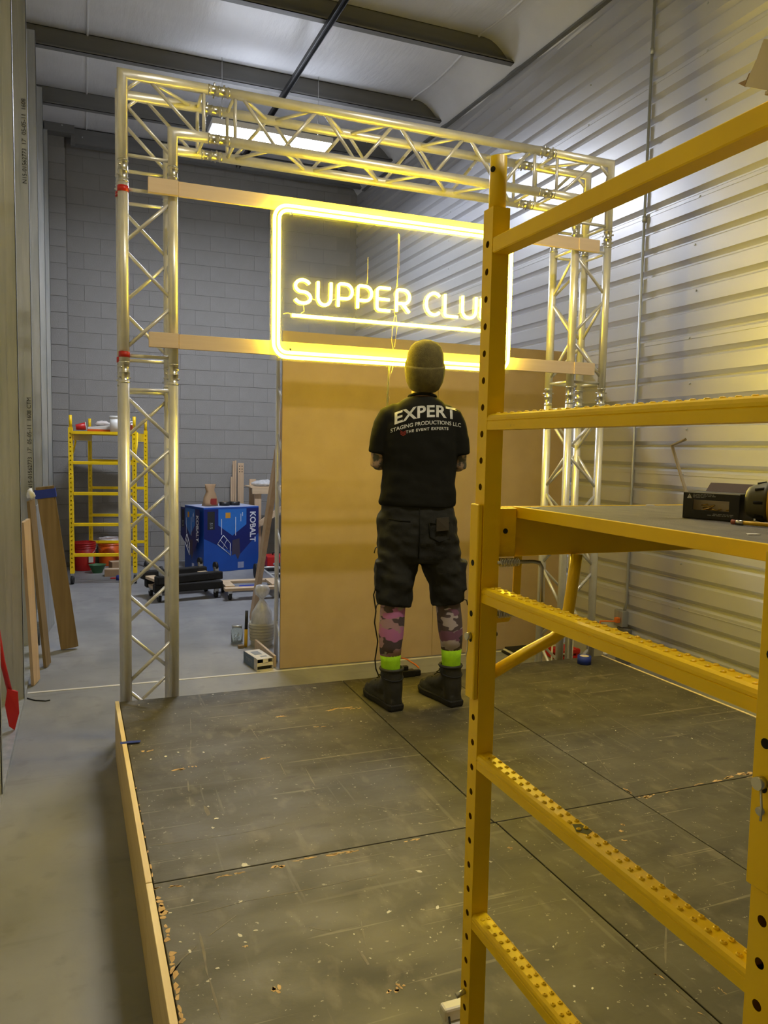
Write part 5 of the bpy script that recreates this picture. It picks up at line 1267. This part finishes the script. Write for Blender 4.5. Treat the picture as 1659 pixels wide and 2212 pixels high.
fpart('picture', bm_box(.03, .09, .12, .22, wh, wh + .001), M['inkdim'], wb_, 'grey picture of an appliance', FWx)
fpart('picture', bm_box(.05, .10, .05, .08, wh, wh + .001), M['inkdim'], wb_, F=FWx)
fpart('side_print', bm_box(-.001, 0, .06, wdp, .002, wh - .002), flat('slate blue print', (.10, .14, .19), .6), wb_, 'slate blue printed side', FWx)
bm = bmesh.new()
for i in range(4): bm_box(-.0018, -.0012, .105 + .03 * i, .112 + .03 * i, .035, .06, bm=bm); bm_box(-.0018, -.0012, .112 + .03 * i, .125 + .03 * i, .053, .06, bm=bm)
fpart('side_print', bm, M['inkdim'], wb_, F=FWx)
fpart('inner_tray', bm_box(.008, wl_ - .008, .03, .20, .005, .034), M['black'], wb_, F=FWx)
# --- boards leaning on the left wall
def leaner(name, base, top, wdir, ww, tt, m, lab, cat='board', group=None, z0=0.0):
    a, b = Vector(base), Vector(top); d = (b - a).normalized()
    u = Vector(wdir); u = (u - d * u.dot(d)).normalized(); v = d.cross(u)
    o = thing(name, lab, cat, a, group)
    return o, a, b, d, u, v
o, a, b, d, u, v = leaner('board_stack', (-.125, 6.42, .004), (-.283, 6.38, 1.285), (1, 0, 0), .11, .03, None, 'stack of brown trim boards leaning on the left studs, taped blue at the top')
for k in range(4):
    off = v * (-.02 + k * .013); sh_ = u * (.012 * (k % 2))
    part('trim_board', bm_loft([[p + off + sh_ + u * i * .058 + v * j * .006 for i, j in ((-1, -1), (1, -1), (1, 1), (-1, 1))] for p in (a + Vector((0, 0, .012)), b)], smooth=False), M['brownboard'], o)
part('blue_band', bm_loft([[p + v * -.0005 + u * (.004 + i * .074) + v * j * .034 for i, j in ((-1, -1), (1, -1), (1, 1), (-1, 1))] for p in (b - d * .085, b - d * .02)], smooth=False), M['bluetape'], o, 'blue tape band')
def single(name, base, top, ww, tt, m, lab):
    o, a, b, d, u, v = leaner(name, base, top, (.3, 1, 0), ww, tt, m, lab)
    bm = bm_loft([[p + u * i * ww / 2 + v * j * tt / 2 for i, j in ((-1, -1), (1, -1), (1, 1), (-1, 1))] for p in (a + Vector((0, 0, .008)), b)], smooth=False)
    part('board', bm, m, o)
single('pine_board', (-.318, 5.56, .002), (-.352, 5.40, 1.12), .11, .02, M['woodz'], 'pale pine board leaning on the left studs, nearest of the leaning boards')
single('brown_board', (-.262, 5.97, .002), (-.345, 5.84, 1.22), .10, .02, M['brownboard'], 'narrow brown board leaning on the left studs behind the pale board')
gl_ = solo('leaning_sheet', bm_loft([[Vector((x, y, z)) for x, y, z in ((-.34, 6.62, .002), (-.26, 7.4, .002), (-.325, 7.4, 1.12), (-.352, 6.62, 1.12))], [Vector((x - .004, y, z)) for x, y, z in ((-.34, 6.62, .002), (-.26, 7.4, .002), (-.325, 7.4, 1.12), (-.352, 6.62, 1.12))]], smooth=False), M['galv'], 'grey metal sheet leaning on the left studs behind the brown boards', 'sheet')
ww_ = bm_sphere((-.345, 5.835, 1.262), .045, seg=14, scale=(.5, 1.1, .9))
for v in ww_.verts: v.co += v.normal * noise.noise(v.co * 30) * .02
solo('cloth_rag', ww_, M['white'], 'white rag tucked behind the brown board on the left studs', 'rag')
# red shovel by the left studs
sv = thing('red_shovel', 'red plastic shovel standing against the left studs at the picture edge', 'shovel', (-.37, 4.62, 0))
bl_ = [( -.405, .27, .004), (-.355, .24, .03), (-.350, .12, .02), (-.372, .034, 0), (-.400, .06, .0), (-.418, .18, .0)]
bm = bm_loft([[Vector((x, 4.60 + dy - .02, z)) for x, z, dy in bl_], [Vector((x, 4.615 + dy - .02, z)) for x, z, dy in bl_]], smooth=False)
part('blade', bm, M['red'], sv)
part('shaft', bm_tube([(-.395, 4.605, .25), (-.43, 4.62, .42), (-.50, 4.66, .95)], .014, 10), M['red'], sv)
part('grip', bm_tube([(-.53, 4.66, .95), (-.47, 4.66, .95)], .014, 8), M['red'], sv)
solo('thin_cable', bm_tube([(-.35, 5.24, .004), (-.30, 5.18, .004), (-.24, 5.15, .004), (-.215, 5.16, .004)], .004, 6), M['black'], 'short thin black cable on the floor by the left studs', 'cable')
# --- around the right truss column
def roll(x, y, z, r, h, m, lab):
    o = thing('tape_roll', lab, 'tape roll', (x, y, z))
    part('tape', bm_lathe((x, y, z + .0005), [(r * .7, 0), (r, 0), (r, h), (r * .7, h), (r * .7, 0)], 24, caps=False), m, o)
    part('core', bm_lathe((x, y, z + .0005), [(r * .69, .001), (r * .64, .001), (r * .64, h - .001), (r * .69, h - .001)], 24, caps=False), M['cream'], o)
p = onz(1270, 1437, HS); roll(p.x, p.y + .04, HS, .043, .05, M['bluetape'], 'blue masking tape roll on the stage in front of the right truss column')
for k in range(3): solo('foam_mat', bm_box(3.13 + .015 * k, 3.36 + .01 * k, 5.20 - .01 * k, 5.33, .004 + .014 * k, .016 + .014 * k, .002), M['blackrough'] if k % 2 == 0 else M['white'], ['black foam mat lowest in the little pile behind the right truss column', 'pale foam mat in the middle of the little pile behind the right truss column', 'black foam mat on top of the little pile behind the right truss column'][k], 'mat', 'mats behind the right truss column')
rb_ = thing('red_crate', 'red plastic crate on the floor behind the right truss column', 'crate', (3.50, 5.05, 0))
for k in range(2): part('crate_slat', bm_box(3.42, 3.62, 4.95, 5.15, .004 + .05 * k, .034 + .05 * k, .004), M['red'], rb_)
for x, y in ((3.425, 4.955), (3.585, 4.955), (3.425, 5.115), (3.585, 5.115)): part('crate_post', bm_box(x, x + .03, y, y + .03, .001, .088), M['red'], rb_)
fl = thing('fan_frame', 'white wire frame on the floor beside the red crate', 'frame', (3.30, 4.86, 0))
for z in (.03, .12, .20): part('bar', bm_tube([(3.20, 4.72, z), (3.42, 4.78, z)], .006, 6), M['white'], fl)
for x, y in ((3.20, 4.72), (3.42, 4.78)): part('bar', bm_tube([(x, y, .001), (x, y, .22)], .007, 6), M['white'], fl)
tb = thing('blue_tub', 'dark blue plastic tub between the stage and the corrugated wall', 'tub', (3.55, 4.22, 0))
part('tub', bm_box(3.50, 3.60, 4.18, 4.26, .001, .10, .010), M['bluedeep'], tb); part('rim', bm_box(3.495, 3.605, 4.175, 4.265, .101, .115, .004), M['bluetape'], tb)
part('grey_cover', bm_box(3.74, 3.779, 4.55, 4.68, .06, .32, .004), M['purlin'], cb)
solo('spray_bottle', bm_lathe((3.40, 4.36, 0), [(.03, .001), (.032, .14), (.012, .18), (.012, .21), (.02, .215), (.02, .235)], 14), M['white'], 'small white bottle on the floor beyond the stage corner by the corrugated wall', 'bottle')
# power strip, cords
p0, p1 = onz(864, 1463, HS), onz(891, 1460, HS)
ps = thing('power_strip', 'black power strip with plugs on the stage edge between the boots', 'power strip', p0)
part('strip', bm_box(p0.x, p1.x + .01, p0.y - .02, p0.y + .025, HS + .0005, HS + .04, .004), M['black'], ps)
part('plug', bm_box(p0.x + .02, p0.x + .05, p0.y - .01, p0.y + .02, HS + .0405, HS + .065, .004), M['black'], ps)
part('plug', bm_box(p1.x + .0105, p1.x + .05, p0.y - .01, p0.y + .02, HS + .0005, HS + .035, .006), M['black'], ps)
cpts = [(840, 790), (826, 1100), (822, 1240), (807, 1285), (812, 1320), (809, 1345), (816, 1385), (814, 1400), (810, 1425), (812, 1445)]
bm = bm_tube([ony(px, py, 4.07) for px, py in cpts] + [Vector((1.58, 4.05, HS + .012)), Vector((1.66, 4.05, HS + .006)), Vector((p0.x - .002, p0.y, HS + .02))], .0042, 6)
solo('sign_cord', bm, M['black'], 'thin black cord hanging from the sign down to the power strip', 'cord')
q = [onz(px, py, 0.0) for px, py in ((866, 1422), (880, 1426), (898, 1437), (905, 1444))]
solo('extension_cord', bm_tube([Vector((v.x, v.y, .005)) for v in q], .005, 6), M['orangecord'], 'orange cord on the floor between the stage and the tan boards', 'cord')
p = onz(1006, 1440, HS)
bm = bm_sphere((p.x, 4.07, HS + .028), .028, seg=14, scale=(1.2, .8, 1))
for v in bm.verts: v.co += v.normal * noise.noise(v.co * 60) * .008
for v in bm.verts: v.co.z = max(v.co.z, HS + .0008)
solo('blue_wrapper', bm, mat('blue plastic wrapper', (.01, .12, .55), .35, c2=(.02, .22, .75), scale=30), 'crumpled bright blue wrapper on the stage edge beside the scaffold post', 'wrapper')
